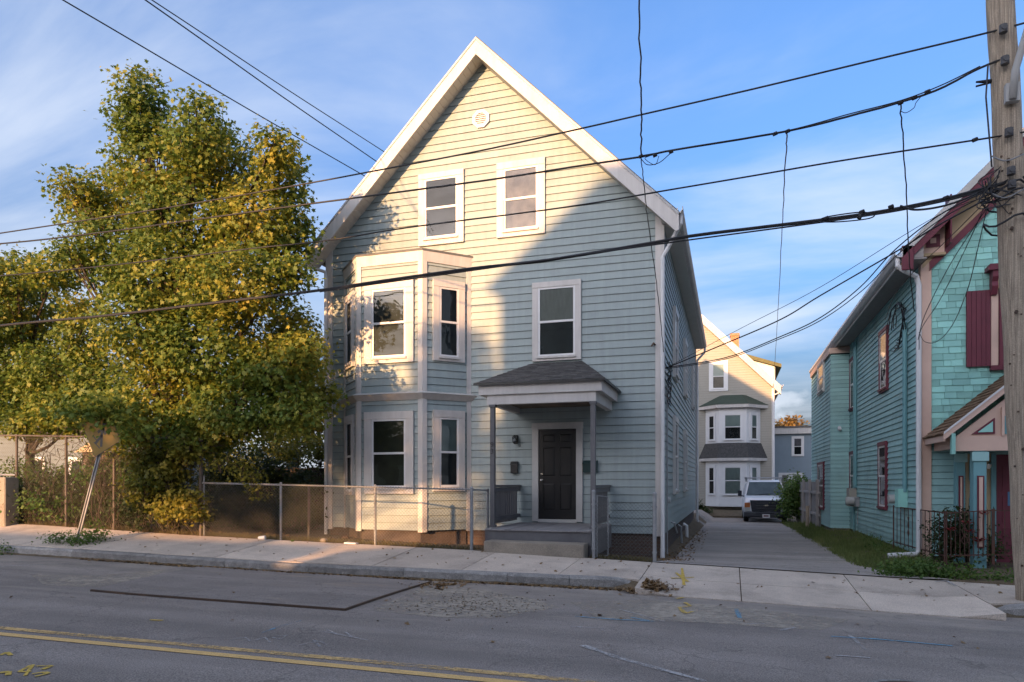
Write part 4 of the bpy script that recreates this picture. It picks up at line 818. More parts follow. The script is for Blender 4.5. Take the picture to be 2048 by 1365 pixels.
for s in (-1, 1):
    xe_ = pxc + s * (pxc - pxl + .18); zz = lambda x, o: pza + .10 + o - abs(x - pxc) * psl
    b = MB(); b.prism([(pxc, py0 - .12, zz(pxc, .02)), (xe_, py0 - .12, zz(xe_, .02)), (xe_, py0 - .12, zz(xe_, -.12)), (pxc, py0 - .12, zz(pxc, -.12))], (0, .04, 0)); obj('porch_rake', b, M['peach'], TH_)
    b = MB(); b.prism([(pxc, py0 - .14, zz(pxc, .03)), (xe_, py0 - .14, zz(xe_, .03)), (xe_, py0 - .14, zz(xe_, -.01)), (pxc, py0 - .14, zz(pxc, -.01))], (0, .018, 0)); obj('drip_edge', b, M['white'], TH_)
    b = MB(); b.prism([(pxc, py0 - .08, zz(pxc, .0)), (xe_, py0 - .08, zz(xe_, .0)), (xe_, py0 - .08, zz(xe_, -.03)), (pxc, py0 - .08, zz(pxc, -.03))], (0, YT - py0 + .05, 0)); pr_ = obj('porch_roof', b, M['brownsh'], TH_)
    if s < 0: shingles(pr_, (xe_ - .02, YT - .03, zz(xe_ - .02, .003)), (xe_ - .02, py0 - .12, zz(xe_ - .02, .003)), (pxc, py0 - .12, zz(pxc, .003)), (pxc, YT - .03, zz(pxc, .003)), 18, .2, M['brownsh'], th=.02)
b = MB(); b.box(pxl - .17, pxl - .14, py0 - .08, YT - .03, zz(pxl - .15, -.16), zz(pxl - .15, -.035)); obj('porch_fascia', b, M['peach'], TH_)
b = MB(); b.box(pxl - .06, pxl - .0, py0 - .14, py0 - .04, zb_ - .06, zb2 + .05); obj('beam_end', b, M['tealsh'], TH_)
zfl = -.02
def col(u0, u1, y, label=None):
    a, c = XU(u0, y), XU(u1, y); b = MB(); b.box(a, c, y, y + (c - a), zfl - .15, zb_); o = obj('porch_column', b, M['tealblue'], TH_)
    b = MB(); b.box(a - .03, c + .03, y - .03, y + .0, zb_ - .18, zb_ - .02); obj('capital', b, M['teal'], o)
    w = c - a; z0 = zfl + .25; z1 = ZV(u0, 952, y); b = MB(); b.box(a + w * .27, c - w * .2, y - .022, y - .002, z0, z1); obj('column_panel', b, M['maroon'], o)
    b = MB(); b.box(a + w * .27 + .025, c - w * .2 - .025, y - .034, y - .0225, z0 + .025, z1 - .025); obj('column_panel', b, M['peach'], o)
    for zq in (0,): pass
col(1947, 1973, py0 + .02); col(1912, 1930, YT - .35)
b = MB(); fT.box(b, XU(1930, YT), XU(1985, YT), .022, .04, zfl - .2, 1.95); obj('door_surround', b, M['tan'], TH_)
b = MB(); fT.box(b, XU(1937, YT), XU(1951, YT), .04, .06, ZV(1945, 962, YT), ZV(1945, 921, YT)); fT.box(b, XU(1937, YT), XU(1951, YT), .04, .06, ZV(1945, 1040, YT), ZV(1945, 996, YT)); obj('surround_panel', b, M['tealblue'], TH_)
b = MB(); fT.box(b, XU(1980, YT), XU(1990, YT), .022, .07, zfl - .2, 1.95); obj('door_casing', b, M['tealblue'], TH_)
da, dc = XU(1991, YT), XU(1991, YT) + .92; b = MB(); fT.box(b, da, dc, .022, .05, zfl - .2, 1.93); td = obj('door', b, M['maroon'], TH_)
for (p, q) in ((.1, .42), (.52, .82)):
    for (z0, z1) in ((0, .55), (.65, 1.15), (1.25, 1.75)): b = MB(); fT.box(b, da + p, da + q, .05, .06, zfl + z0, zfl + z1); obj('door_panel', b, M['maroon'], td)
b = MB(); fT.box(b, XU(2013, YT), XU(2040, YT), .061, .066, ZV(2020, 1012, YT), ZV(2020, 984, YT)); nt_ = obj('notice', b, M['noticeblue'], td); b = MB(); fT.box(b, XU(2019, YT), XU(2038, YT), .0665, .069, ZV(2020, 1005, YT), ZV(2020, 986, YT)); obj('paper', b, M['white'], nt_)
b = MB(); b.box(pxl - .1, pxr, 14.25, YT - .02, -.6, zfl - .15); obj('porch_floor', b, M['concrete'], TH_)
lpt = Vector((XU(1978, YT), YT, ZV(1978, 932, YT))); b = MB(); b.tube([lpt + Vector((-.02, -.07, .06)), lpt + Vector((-.05, -.16, 0)), lpt + Vector((-.06, -.16, -.06))], [.02, .05, .03], 8); obj('porch_lamp', b, M['brass'], TH_)
# ---- wrought iron railing
def iron(pa, pb_, n, label, posts=(0, 1), hgt=.86, gz=None):
    t = thing('iron_railing', label, 'railing', pa, 'rusty iron railings of the teal house')
    pa, pb_ = Vector(pa), Vector(pb_)
    for dz_ in (hgt, .09): b = MB(); b.tube([pa + Vector((0, 0, dz_)), pb_ + Vector((0, 0, dz_))], .014, 4); obj('rail', b, M['iron'], t)
    for k in range(n + 1):
        q = pa.lerp(pb_, k / n); r = .016 if k in (0, n) else .0085; b = MB(); b.tube([q + Vector((0, 0, -.08 if k in (0, n) else .05)), q + Vector((0, 0, hgt + (.03 if k in (0, n) else 0)))], r, 4); obj('post' if k in (0, n) else 'baluster', b, M['iron'], t, origin=q)
        if k % 7 == 4 and k < n - 1:
            d = (pb_ - pa).normalized() * .045; b = MB()
            for s in (-1, 1):
                b.tube([q + Vector((0, 0, .28 + j * .04)) + d * s * math.sin(j / 4 * math.pi) * (1 if j <= 4 else .8) for j in range(11)], .008, 4)
            obj('scroll', b, M['iron'], t)
A_, B2_ = Vector((3.33, 17.1, -.12)), Vector((3.62, 14.45, -.14)); zB = ZV(1889, 1122, 14.45)
A_.x = XU(1787, 17.1) ; A_.z = ZV(1787, 1092, 17.1); B2_ = Vector((XU(1889, 14.3), 14.3, ZV(1889, 1122, 14.3)))
iron(A_, B2_, 12, 'rusty iron railing running back along the teal side wall'); iron(B2_ + Vector((.03, 0, 0)), Vector((XU(1985, 14.1), 14.1, ZV(1985, 1120, 14.1))), 10, 'rusty iron railing in front of the rose bush')
iron(Vector((XU(1988, 14.1), 14.1, ZV(1985, 1120, 14.1))), Vector((6.6, 14.05, ZV(1985, 1120, 14.1))), 14, 'rusty iron railing section beside the utility pole')
# raised bed + brick border
b = MB(); b.hexa([(3.0, 13.7, -.6), (12, 13.2, -.6), (12, 15.5, -.6), (3.0, 16.8, -.6), (3.02, 13.72, -.21), (12, 13.22, -.2), (12, 15.5, -.14), (3.02, 16.8, -.12)]); T('raised_bed', b, M['soil'], 'raised soil bed behind the brick border under the iron railing', 'garden bed')
bb_ = thing('brick_border', 'low row of worn bricks edging the bed under the rose bush', 'brick border', (4, 13.6, -.2))
for i in range(30):
    x = 3.35 + i * .205; y = 13.66 - i * .012; z = -.24; b = MB(); b.box(x, x + .195, y - .05 + random.uniform(-.01, .01), y + .05, z - .1, z + .05 + random.uniform(-.008, .008)); obj('brick', b, M['redclay'] if 'redclay' in M else M.setdefault('redclay', mat('worn clay brick', (.13, .075, .05), (.08, .055, .04), .9, 8., rand=.35)), bb_, origin=b.v[0])
b = MB(); b.hexa([(2.95, 13.62, -.5), (3.09, 13.6, -.5), (3.3, 17.0, -.5), (3.15, 17.0, -.5), (2.95, 13.62, -.22), (3.09, 13.6, -.22), (3.3, 17.0, -.13), (3.15, 17.0, -.13)]); T('retaining_board', b, M['darkfence'], 'dark timber edging of the raised bed beside the driveway', 'edging')

# ================================================================== BEIGE HOUSE
YG = 43.0; kz = -.60
G = thing('beige_house', 'beige vinyl sided house with white two storey bay behind the van', 'house', (0, YG, kz))
gx1 = XU(1548, YG); zge = ZV(1553, 776, YG); gA = XU(1390, YG) ; zga = zge + (gx1 - gA) * 1.0; gx0 = 2 * gA - gx1
b = MB(); b.prism([(gx0, YG, 0), (gx1, YG, 0), (gx1, YG, zge), (gA, YG, zga), (gx0, YG, zge)], (0, 11, 0)); gw = obj('wall', b, M['beigejoint'], G)
b = MB(); b.box(gx0 + .05, gx1 - .05, YG + .05, YG + 10, -1, 0); obj('foundation', b, M['concrete'], G)
fg = Fr((0, YG, 0), 0)
siding(gw, fg, lambda z: max(gx0, gA - (zga - z)), lambda z: min(gx1 - .12, gA + (zga - z)), 0, zga - .1, .145, M['beige'], joined=True, t=.018)
b = MB(); fg.box(b, gx1 - .12, gx1 + .02, 0, .04, 0, zge); obj('corner_board', b, M['white'], G)
for s in (-1, 1):
    xe = gA + s * (gx1 - gA + .35); zz = lambda x, o: zga + .42 + o - abs(x - gA)
    b = MB(); b.hexa([(gA, YG - .35, zz(gA, -.12)), (xe, YG - .35, zz(xe, -.12)), (xe, YG + 11.3, zz(xe, -.12)), (gA, YG + 11.3, zz(gA, -.12)), (gA, YG - .35, zz(gA, 0)), (xe, YG - .35, zz(xe, 0)), (xe, YG + 11.3, zz(xe, 0)), (gA, YG + 11.3, zz(gA, 0))]); obj('roof', b, M['greyroof'], G)
    b = MB(); b.prism([(gA, YG - .42, zz(gA, .0)), (xe, YG - .42, zz(xe, 0)), (xe, YG - .42, zz(xe, -.50)), (gA, YG - .42, zz(gA, -.5))], (0, .06, 0)); obj('rake_board', b, M['trim'], G)
    b = MB(); b.prism([(gA, YG - .36, zz(gA, -.46)), (xe, YG - .36, zz(xe, -.46)), (xe, YG - .36, zz(xe, -.5)), (gA, YG - .36, zz(gA, -.5))], (0, .36, 0)); obj('rake_soffit', b, M['trim'], G)
gutter(G, gx1 + .36, YG - .4, YG + 11, zge + .0, M['trim']); b = MB(); b.box(gx1 + .03, gx1 + .355, YG - .3, YG + 11, zge - .04, zge); obj('eave_soffit', b, M['trim'], G)
b = MB(); b.tube([(gx1 + .4, YG - .2, zge), (gx1 + .3, YG - .2, zge - .3), (gx1 - .03, YG - .12, zge - .45), (gx1 - .03, YG - .12, .1 - .5)], .06, 6); obj('downspout', b, M['white'], G)
def gwin(f, fy, u0, u1, v0, v1, off=0, **k): return window(G, f, XU(u0, fy) - off, XU(u1, fy) - off, ZV((u0 + u1) / 2, v1, fy), ZV((u0 + u1) / 2, v0, fy), **k)
gwin(fg, YG, 1418, 1456, 722, 783, trim='white', room='dark', cas=.2, head=.2, apron=.15, topblind='blindgreen', label='gable window with a grey green blind in the upper sash')
yb = YG - .9; bxs = [XU(1411, YG), XU(1438, yb), XU(1493, yb), XU(1521, YG)]; pp = [(bxs[0], YG), (bxs[1], yb), (bxs[2], yb), (bxs[3], YG)]
b = MB(); z1b, z2b, z3b, z4b = ZV(1465, 1017, yb), ZV(1465, 918, yb), ZV(1465, 886, yb), ZV(1465, 812, yb)
b.prism([(x, y, 0) for x, y in pp], (0, 0, z4b)); gb_ = obj('bay', b, M['white'], G)
def expo(d): t8 = math.tan(math.pi / 8); return [(bxs[0] - d * 1.41, YG), (bxs[1] - d * t8, yb - d), (bxs[2] + d * t8, yb - d), (bxs[3] + d * 1.41, YG)]
def frust(d0, z0, d1, z1, name, m):
    A, B_ = expo(d0), expo(d1); b = MB()
    for i in range(3): b.quad((*A[i], z0), (*A[i + 1], z0), (*B_[i + 1], z1), (*B_[i], z1))
    b.quad(*[(*p, z1) for p in B_]); b.quad(*[(*p, z0) for p in A][::-1]); return obj(name, b, m, gb_)
frust(.28, z2b + .05, .03, z3b, 'mid_roof', M['shingle']); frust(.26, z2b - .12, .28, z2b + .045, 'cornice', M['trim'])
frust(.30, z4b - .12, .32, z4b + .06, 'cornice', M['trim']); frust(.34, z4b + .065, -.55, ZV(1465, 790, yb) + .05, 'bay_roof', M['greensh'])
for i, ((x0, y0), (x1, y1)) in enumerate(zip(pp, pp[1:])):
    f_ = Fr((x0, y0, 0), math.atan2(y1 - y0, x1 - x0)); L = math.hypot(x1 - x0, y1 - y0)
    siding(gb_, f_, lambda z: .12, lambda z: L - .12, 0, z1b, .145, M['beige'], joined=True, t=.018)
    wd = .95 if i == 1 else .5; a = L / 2 - wd / 2
    for (va, vb, blind) in ((826, 882, None), (931, 992, 'blindgreen')):
        window(G, f_, a - .1, a + wd + .1, ZV(1465, vb, yb), ZV(1465, va, yb), trim='white', cas=.12, head=.1, apron=.08, room='dark', blind=blind if i == 1 or (i == 2) else None, topblind='blindgreen' if (blind is None and i != 0) else None)
# dormer + chimney
dy = YG + 1.6; a, c = XU(1498, dy), XU(1550, dy); b = MB(); zt_, zt2 = ZV(1498, 716, dy), ZV(1550, 734, dy)
b.prism([(a - .3, dy, zt_ + .05), (c, dy, zt2), (c, dy, zge + .2), (c - .2, dy, zge)], (0, 5, 0)); dm = obj('dormer', b, M['white'], G)
b = MB(); b.prism([(a - .6, dy - .25, zt_ + .35), (c + .35, dy - .25, zt2 + .12), (c + .35, dy - .25, zt2 - .08), (a - .6, dy - .25, zt_ + .1)], (0, 5.5, 0)); obj('dormer_roof', b, M['weedroof'] if 'weedroof' in M else M.setdefault('weedroof', mat('mossy shingle', (.16, .15, .07), (.10, .10, .05), .9, 4.)), dm)
cy = YG + 2.5; a, c = XU(1461, cy), XU(1478, cy); b = MB(); b.box(a, c, cy, cy + .6, zge + 1, ZV(1470, 672, cy)); b.box(a - .04, c + .04, cy - .04, cy + .64, ZV(1470, 672, cy) + .002, ZV(1470, 667, cy)); obj('chimney', b, M['brick'], G)
# ================================================================== SLATE BLUE HOUSE BEHIND
YH = 56.0
Hb = thing('flat_roofed_house', 'slate blue flat roofed house behind the grey plank fence', 'house', (XU(1600, YH), YH, -.7))
a, c = XU(1545, YH), XU(1760, YH); zt_ = ZV(1600, 868, YH); b = MB(); b.box(a, c, YH, YH + 9, -1, zt_); hw_ = obj('wall', b, M['bluegrey'], Hb); fh = Fr((0, YH, 0), 0)
siding(hw_, fh, lambda z: a, lambda z: c, -.6, zt_, .16, M['bluegrey'], joined=True)
b = MB(); b.box(a - .2, c + .2, YH - .25, YH + 9.2, zt_, ZV(1600, 856, YH)); obj('parapet', b, M['trim'], Hb); b = MB(); b.box(a - .25, c + .2, YH - .3, YH + 9.2, ZV(1600, 856, YH) + .002, ZV(1600, 853, YH)); obj('roof', b, M['greyroof'], Hb)
window(Hb, fh, XU(1583, YH), XU(1608, YH), ZV(1595, 913, YH), ZV(1595, 873, YH), trim='white', cas=.15, room='dark', topblind='blind')
for u0, u1 in ((1557, 1582), (1582, 1607)): window(Hb, fh, XU(u0, YH), XU(u1, YH), ZV(1582, 985, YH), ZV(1582, 946, YH), trim='white', cas=.2, room='planks', apron=.2)
# ================================================================== FENCES BY THE DRIVEWAY
pf = thing('plank_fence', 'grey weathered plank fence between the van and the teal house', 'fence', (3.0, 30, -.5))
n = 26; p0, p1 = Vector((3.02, 26.5, 0)), Vector((3.0, 34.0, 0))
for i in range(n):
    q = p0.lerp(p1, i / n); b = MB(); b.box(q.x - .012, q.x + .012, q.y + .006, q.y + 7.5 / n - .006, -.45, 1.42 + random.uniform(-.02, .02)); obj('plank', b, M['planks'], pf, origin=b.v[0])
for z in (.2, .98): b = MB(); b.box(2.93, 3.005, 26.5, 34.0, z, z + .09); obj('rail', b, M['planks'], pf)
for y in (26.6, 29.0, 31.5, 33.9): b = MB(); b.box(2.88, 2.985, y, y + .1, -.6, 1.5); obj('post', b, M['planks'], pf, origin=b.v[0])
pf2 = thing('plank_fence', 'grey plank fence crossing behind the bush right of the van', 'fence', (4, 36, -.5))
for i in range(14):
    x = XU(1598, 36) + i * .17; b = MB(); b.box(x, x + .155, 36, 36.025, -.6, 1.3 + random.uniform(-.02, .02)); obj('plank', b, M['planks'], pf2, origin=b.v[0])
b = MB(); b.box(XU(1598, 36), XU(1598, 36) + 2.4, 35.95, 35.998, .7, .8); obj('rail', b, M['planks'], pf2)
b = MB(); b.tube([(2.66, 27.2, -.5), (2.66, 27.2, .55)], .06, 6); T('wooden_stake', b, M['wood'], 'short wooden stake standing in the weeds before the grey plank fence', 'stake')
# ================================================================== VAN
VY = 34.4; vx = XU(1532, VY); vz = ZV(1532, 1046, VY); hwv = .97
V = thing('cargo_van', 'white cargo van with black grille and roof rack parked at the end of the driveway', 'van', (vx, VY, vz))
def VB(pts): return [(vx + p[0], VY + p[1], vz + p[2]) for p in pts]
b = MB()
# cross sections from front to rear: (y, halfwidth bottom, halfwidth belt, halfwidth top, z bottom, z belt, z top)
sec = [(.10, .90, .93, .84, .46, .86, .98), (.5, .95, .97, .90, .44, .92, 1.14), (.85, .96, .97, .90, .42, .98, 1.22), (1.50, .97, .98, .74, .4, 1.12, 1.93), (1.9, .97, .98, .76, .4, 1.12, 1.99), (5.4, .97, .98, .76, .4, 1.12, 1.99), (5.5, .93, .95, .72, .45, 1.1, 1.93)]
k = 10
for y, wb_, wm, wt, zb__, zm_, zt__ in sec:
    b.v += VB([(-wb_, y, zb__), (-wm, y, (zb__ + zm_) / 2), (-wm, y, zm_), (-(wt + (wm - wt) * .25), y, zm_ + (zt__ - zm_) * .75), (-wt + .08, y, zt__), (wt - .08, y, zt__), (wt + (wm - wt) * .25, y, zm_ + (zt__ - zm_) * .75), (wm, y, zm_), (wm, y, (zb__ + zm_) / 2), (wb_, y, zb__)])
for i in range(len(sec) - 1):
    for j in range(k): a = i * k + j; c = i * k + (j + 1) % k; b.f.append((a, c, c + k, a + k))
b.f += [tuple(range(k))[::-1], tuple((len(sec) - 1) * k + j for j in range(k))]
o = obj('body', b, M['van'], V, smooth=False); m_ = o.modifiers.new('bevel', 'BEVEL'); m_.width = .04; m_.segments = 3; m_.limit_method = 'ANGLE'; m_.angle_limit = R(25)
b = MB(); b.quad(*VB([(-.85, .86, 1.262), (.85, .86, 1.262), (.70, 1.44, 1.895), (-.70, 1.44, 1.895)])); ws = obj('windscreen', b, M['vanglass'] if 'vanglass' in M else M.setdefault('vanglass', mat('tinted windscreen', (.03, .055, .075), (.06, .09, .11), .12, 3., spec=.4)), V)
for s in (-1, 1): b = MB(); b.tube(VB([(s * .1 - .35, .86, 1.265), (s * .1 + .25, .93, 1.335)]), .012, 4); obj('wiper', b, M['vandark'], V)
b = MB(); b.hexa(VB([(-.62, .04, .52), (.62, .04, .52), (.62, .2, .52), (-.62, .2, .52), (-.70, .06, 1.04), (.70, .06, 1.04), (.70, .3, 1.04), (-.70, .3, 1.04)])); gr = obj('grille', b, M['vandark'], V)
for z in (.64, .76, .88): b = MB(); b.hexa(VB([(-.42, .02, z), (.42, .02, z), (.42, .045, z), (-.42, .045, z), (-.43, .02, z + .05), (.43, .02, z + .05), (.43, .05, z + .05), (-.43, .05, z + .05)])); obj('grille_bar', b, M['bumper'], gr)
b = MB(); c0 = VB([(0, .012, .80)])[0]; b.prism([(c0[0] + .11 * math.cos(w * math.pi / 8), c0[1], c0[2] + .04 * math.sin(w * math.pi / 8)) for w in range(16)], (0, .02, 0)); obj('emblem', b, M['brass'], gr)
for s in (-1, 1):
    b = MB(); x0, x1 = sorted((s * .70, s * .94)); b.box(vx + x0, vx + x1, VY + .05, VY + .2, vz + .52, vz + .70); hl = obj('headlight', b, M['lens'], V); b = MB(); b.box(vx + x0, vx + x1, VY + .045, VY + .2, vz + .705, vz + .92); obj('indicator', b, M['amber'], hl)
b = MB(); b.box(vx - .98, vx + .98, VY - .08, VY + .16, vz + .28, vz + .50); bp = obj('bumper', b, M['bumper'], V); m_ = bp.modifiers.new('bevel', 'BEVEL'); m_.width = .04; m_.segments = 2
b = MB(); b.box(vx - .45, vx + .35, VY - .085, VY - .06, vz + .40, vz + .47); obj('air_intake', b, M['vandark'], bp)
b = MB(); b.box(vx - .16, vx + .16, VY - .10, VY - .082, vz + .24, vz + .40); npz = obj('number_plate', b, M['white'], bp); b = MB(); b.box(vx - .11, vx + .11, VY - .104, VY - .1005, vz + .29, vz + .35); obj('plate_characters', b, M['maroon'], npz)
for s in (-1, 1):
    b = MB(); b.box(vx + s * 1.14 - .09, vx + s * 1.14 + .09, VY + 1.05, VY + 1.15, vz + 1.22, vz + 1.48); mr = obj('mirror', b, M['vandark'], V); m_ = mr.modifiers.new('bevel', 'BEVEL'); m_.width = .03; m_.segments = 2
    b = MB(); b.tube(VB([(s * .95, 1.15, 1.2), (s * 1.1, 1.1, 1.25)]), .025, 5); obj('mirror_arm', b, M['vandark'], mr)
    for y in (1.0, 4.4):
        b = MB(); b.tube(VB([(s * .74, y, .36), (s * .76, y, .36), (s * .95, y, .36), (s * .97, y, .36)]), [.3, .37, .37, .3], 20); wh = obj('wheel', b, M['tyre'], V); b = MB(); b.tube(VB([(s * .96, y, .36), (s * .985, y, .36)]), [.21, .17], 14); obj('rim', b, M['galv'], wh)
    b = MB(); b.quad(*VB([(s * .975, 1.55, 1.15), (s * .975, 2.3, 1.15), (s * .80, 2.25, 1.75), (s * .80, 1.75, 1.75)])); obj('side_window', b, M['vanglass'], V)
b = MB()
for y in (1.9, 3.2, 4.6): b.tube(VB([(-.86, y, 2.1), (.86, y, 2.1)]), .025, 5); b.tube(VB([(-.78, y, 1.9), (-.82, y, 2.12)]), .025, 5); b.tube(VB([(.78, y, 1.9), (.82, y, 2.12)]), .025, 5)
for s in (-1, 1): b.tube(VB([(s * .83, 1.7, 2.12), (s * .83, 4.9, 2.12)]), .025, 5)
obj('roof_rack', b, M['galv'], V)
b = MB(); b.box(vx - .8, vx + .8, VY + .3, VY + 5.2, vz + .22, vz + .42); obj('underbody', b, M['vandark'], V)
# ================================================================== FOLIAGE TOOLS
MAPLE = [(0, -.5), (.16, -.27), (.46, -.32), (.35, -.05), (.56, .17), (.21, .15), (0, .56), (-.21, .15), (-.56, .17), (-.35, -.05), (-.46, -.32), (-.16, -.27)]
OVAL = [(0, -.5), (.28, -.12), (.2, .25), (0, .5), (-.2, .25), (-.28, -.12)]
BLADE = [(-.05, 0), (.05, 0), (.0, 1)]
def leafmesh(name, pos, nrm, size, m, shape=MAPLE, parent=None, fold=.18):
    n = len(pos); sh = np.array(shape); k = len(sh); rs = np.random
    nrm = nrm / (np.linalg.norm(nrm, axis=1, keepdims=True) + 1e-9)
    a = rs.normal(size=(n, 3)); a -= nrm * (a * nrm).sum(1, keepdims=True); a /= np.linalg.norm(a, axis=1, keepdims=True) + 1e-9
    b = np.cross(nrm, a); s = size * rs.uniform(.45, 1.3, (n, 1, 1))
    v = pos[:, None, :] + s * (sh[None, :, 0:1] * a[:, None, :] + sh[None, :, 1:2] * b[:, None, :] - fold * np.abs(sh[None, :, 0:1]) * nrm[:, None, :])
    og = np.array(wloc(parent)) if parent else pos.mean(0); v = (v - og).reshape(-1, 3).astype(np.float32)
    me = bpy.data.meshes.new(name); me.vertices.add(n * k); me.vertices.foreach_set('co', v.ravel()); me.loops.add(n * k); me.loops.foreach_set('vertex_index', np.arange(n * k, dtype=np.int32))
    me.polygons.add(n); me.polygons.foreach_set('loop_start', np.arange(0, n * k, k, dtype=np.int32)); me.update(calc_edges=True); me.materials.append(m)
    return obj(name, None, m, parent, mesh=me, origin=None if parent else og)
def crown(lobes, dens=1., per=13, spread=.15, low=.55):
    P_, N_ = [], []
    for c, r, n in lobes:
        n = int(n * dens); nc = max(1, n // per); d = np.random.normal(size=(nc, 3)); d /= np.linalg.norm(d, axis=1, keepdims=True)
        rad = np.random.uniform(low, 1.04, (nc, 1)) ; cc = d * rad * np.array(r); i = np.repeat(np.arange(nc), per)
        off = np.random.normal(size=(nc * per, 3)) * spread * np.array([1, 1, .6]); P_.append(np.array(c) + cc[i] + off)
        N_.append(d[i] * .55 + np.array([0, -.1, .5]) + np.random.normal(size=(nc * per, 3)) * .5)
    return np.concatenate(P_), np.concatenate(N_)
def lobes_px(L, Y, k=1.0, n=1500, dy=.8):
    out = []
    for u, v, ru, rv in L:
        y = Y + random.uniform(-dy, dy); c = P(u, v, y); sc = (c - Vector((0, 0, EYE))).length / F; out.append(((c.x, c.y, c.z), (ru * sc * k, max(.35, (ru + rv) / 2 * sc), rv * sc * k), int(n * ru * rv / 6400)))
    return out
def tree(name, label, loc, lobes, m, size, group=None, dens=1, trunk=.16, shape=MAPLE, spread=.15, cat='tree', extra=[]):
    t = thing(name, label, cat, loc, group); p, q = crown(lobes + extra, dens, spread=spread); leafmesh('crown', p, q, size, m, shape, t)
    b = MB(); base = Vector(loc); cz = sorted(l[0][2] for l in lobes); mid = Vector((base.x, base.y, (cz[0] + base.z) / 2 + .6)); b.tube([base + Vector((0, 0, -.2)), mid, Vector((base.x + .1, base.y, cz[len(cz) // 2]))], [trunk, trunk * .8, trunk * .5], 8)
    obj('trunk', b, M['bark'], t, True)
    for l in lobes:
        c = Vector(l[0]); s = mid.lerp(Vector((base.x, base.y, max(mid.z, c.z - 1))), random.uniform(.2, .8)); b = MB(); mm = (s + c) / 2 + Vector((random.uniform(-.2, .2), 0, random.uniform(-.3, .1))); b.tube([s, mm, c], [trunk * .45, trunk * .28, .012], 5)
        for _ in range(7): d = Vector((random.uniform(-1, 1) * l[1][0], random.uniform(-1, 1) * l[1][1], random.uniform(-.6, 1) * l[1][2])); b.tube([mm.lerp(c, random.random()), c + d * .45 + Vector((0, 0, .05)), c + d * .9], [.018, .012, .004], 4)
        obj('limb', b, M['bark'], t)
    return t
# ---- big maple in front, the lower one at the left edge
BIG = [(285, 190, 38, 38), (262, 250, 34, 42), (300, 255, 45, 45), (405, 235, 32, 42), (395, 290, 55, 45), (320, 335, 78, 62), (460, 330, 65, 50), (548, 300, 32, 36), (565, 360, 38, 50), (250, 400, 70, 50), (150, 375, 46, 22), (175, 420, 50, 34), (380, 430, 110, 75), (515, 440, 80, 75), (585, 470, 34, 50), (230, 490, 75, 55), (150, 510, 48, 22),
       (330, 560, 120, 75), (480, 570, 105, 65), (585, 545, 30, 30), (588, 655, 45, 45), (420, 700, 130, 80), (560, 740, 90, 55), (638, 795, 40, 30), (612, 700, 34, 30), (280, 660, 80, 70), (330, 800, 110, 65), (480, 820, 100, 60), (590, 830, 60, 40), (250, 850, 55, 45), (400, 880, 70, 36)]
tree('maple_tree', 'tall maple with green and yellow autumn leaves left of the grey house', (P(345, 1060, 13.6).x, 13.6, .1), lobes_px(BIG, 13.0, n=4700, dy=.9), M['maple'], .098, trunk=.2)
SIGNL = [(203, 812, 62, 22), (160, 826, 48, 24), (225, 826, 44, 22), (262, 858, 22, 26)]
LEFT = [(30, 545, 55, 35), (110, 545, 60, 30), (-40, 620, 80, 70), (60, 620, 85, 50), (165, 660, 30, 60), (30, 710, 90, 60), (120, 740, 80, 55), (200, 760, 50, 55), (-40, 780, 80, 60), (50, 800, 80, 45), (140, 820, 70, 40), (150, 850, 40, 22), (60, 852, 70, 24), (230, 560, 40, 30)]
tree('maple_tree', 'lower yellowing maple hanging over the chain link fence at the left edge', (P(60, 1040, 15.4).x, 15.4, .3), lobes_px(LEFT, 14.6, n=6400), M['maple'], .102, trunk=.15, extra=lobes_px(SIGNL, 10.9, n=2600, dy=.05))
BK = [(560, 760, 50, 70), (620, 760, 40, 80), (600, 860, 60, 70), (520, 870, 60, 60), (650, 850, 36, 60), (540, 930, 60, 40)]
tree('yellow_tree', 'sunlit yellow green tree standing beyond the dark board fence', (P(590, 1000, 24).x, 24, 0), lobes_px(BK, 24, n=4500), M['yel'], .16, dens=.9, trunk=.14, shape=OVAL)
tree('yellow_tree', 'pale leafy tree seen through the maples at the far left', (P(-30, 1000, 27).x, 27, 0), lobes_px([(-40, 700, 90, 90), (90, 640, 80, 80), (150, 760, 90, 60), (300, 800, 120, 90)], 27, n=1800), M['yel'], .2, trunk=.16, shape=OVAL)
tree('orange_tree', 'distant orange autumn tree rising above the slate blue flat roof', (P(1575, 1000, 75).x, 75, -1), lobes_px([(1576, 852, 22, 15), (1562, 860, 18, 14), (1592, 864, 16, 12)], 75, n=9000), M['orange'], .42, trunk=.3, shape=OVAL, spread=.35)
# undergrowth behind the fences
def shrub(name, label, lob, m, size, dens=1., shape=OVAL, cat='shrub', group=None, stem=True, spread=.12):
    c = lob[0][0]; t = thing(name, label, cat, (c[0], c[1], min(l[0][2] - l[1][2] for l in lob)), group); p, q = crown(lob, dens, spread=spread, low=.25); leafmesh('foliage', p, q, size, m, shape, t)
    if stem:
        b = MB()
        for l in lob:
            cc = Vector(l[0])
            for _ in range(6): d = Vector((random.uniform(-.8, .8) * l[1][0], random.uniform(-.6, .6) * l[1][1], random.uniform(.0, .8) * l[1][2])); b.tube([Vector((cc.x + d.x * .2, cc.y, cc.z - l[1][2])), cc + d * .5, cc + d], [.012, .009, .004], 4)
        obj('stems', b, M['vine'], t)['kind'] = 'stuff'
    return t
shrub('tall_shrub', 'dark tangled shrub behind the low chain link fence', lobes_px([(450, 1000, 60, 60), (520, 1000, 50, 60), (480, 950, 60, 50), (540, 955, 40, 40), (430, 960, 40, 50)], 14.8, n=7000), M['hedge'], .09)
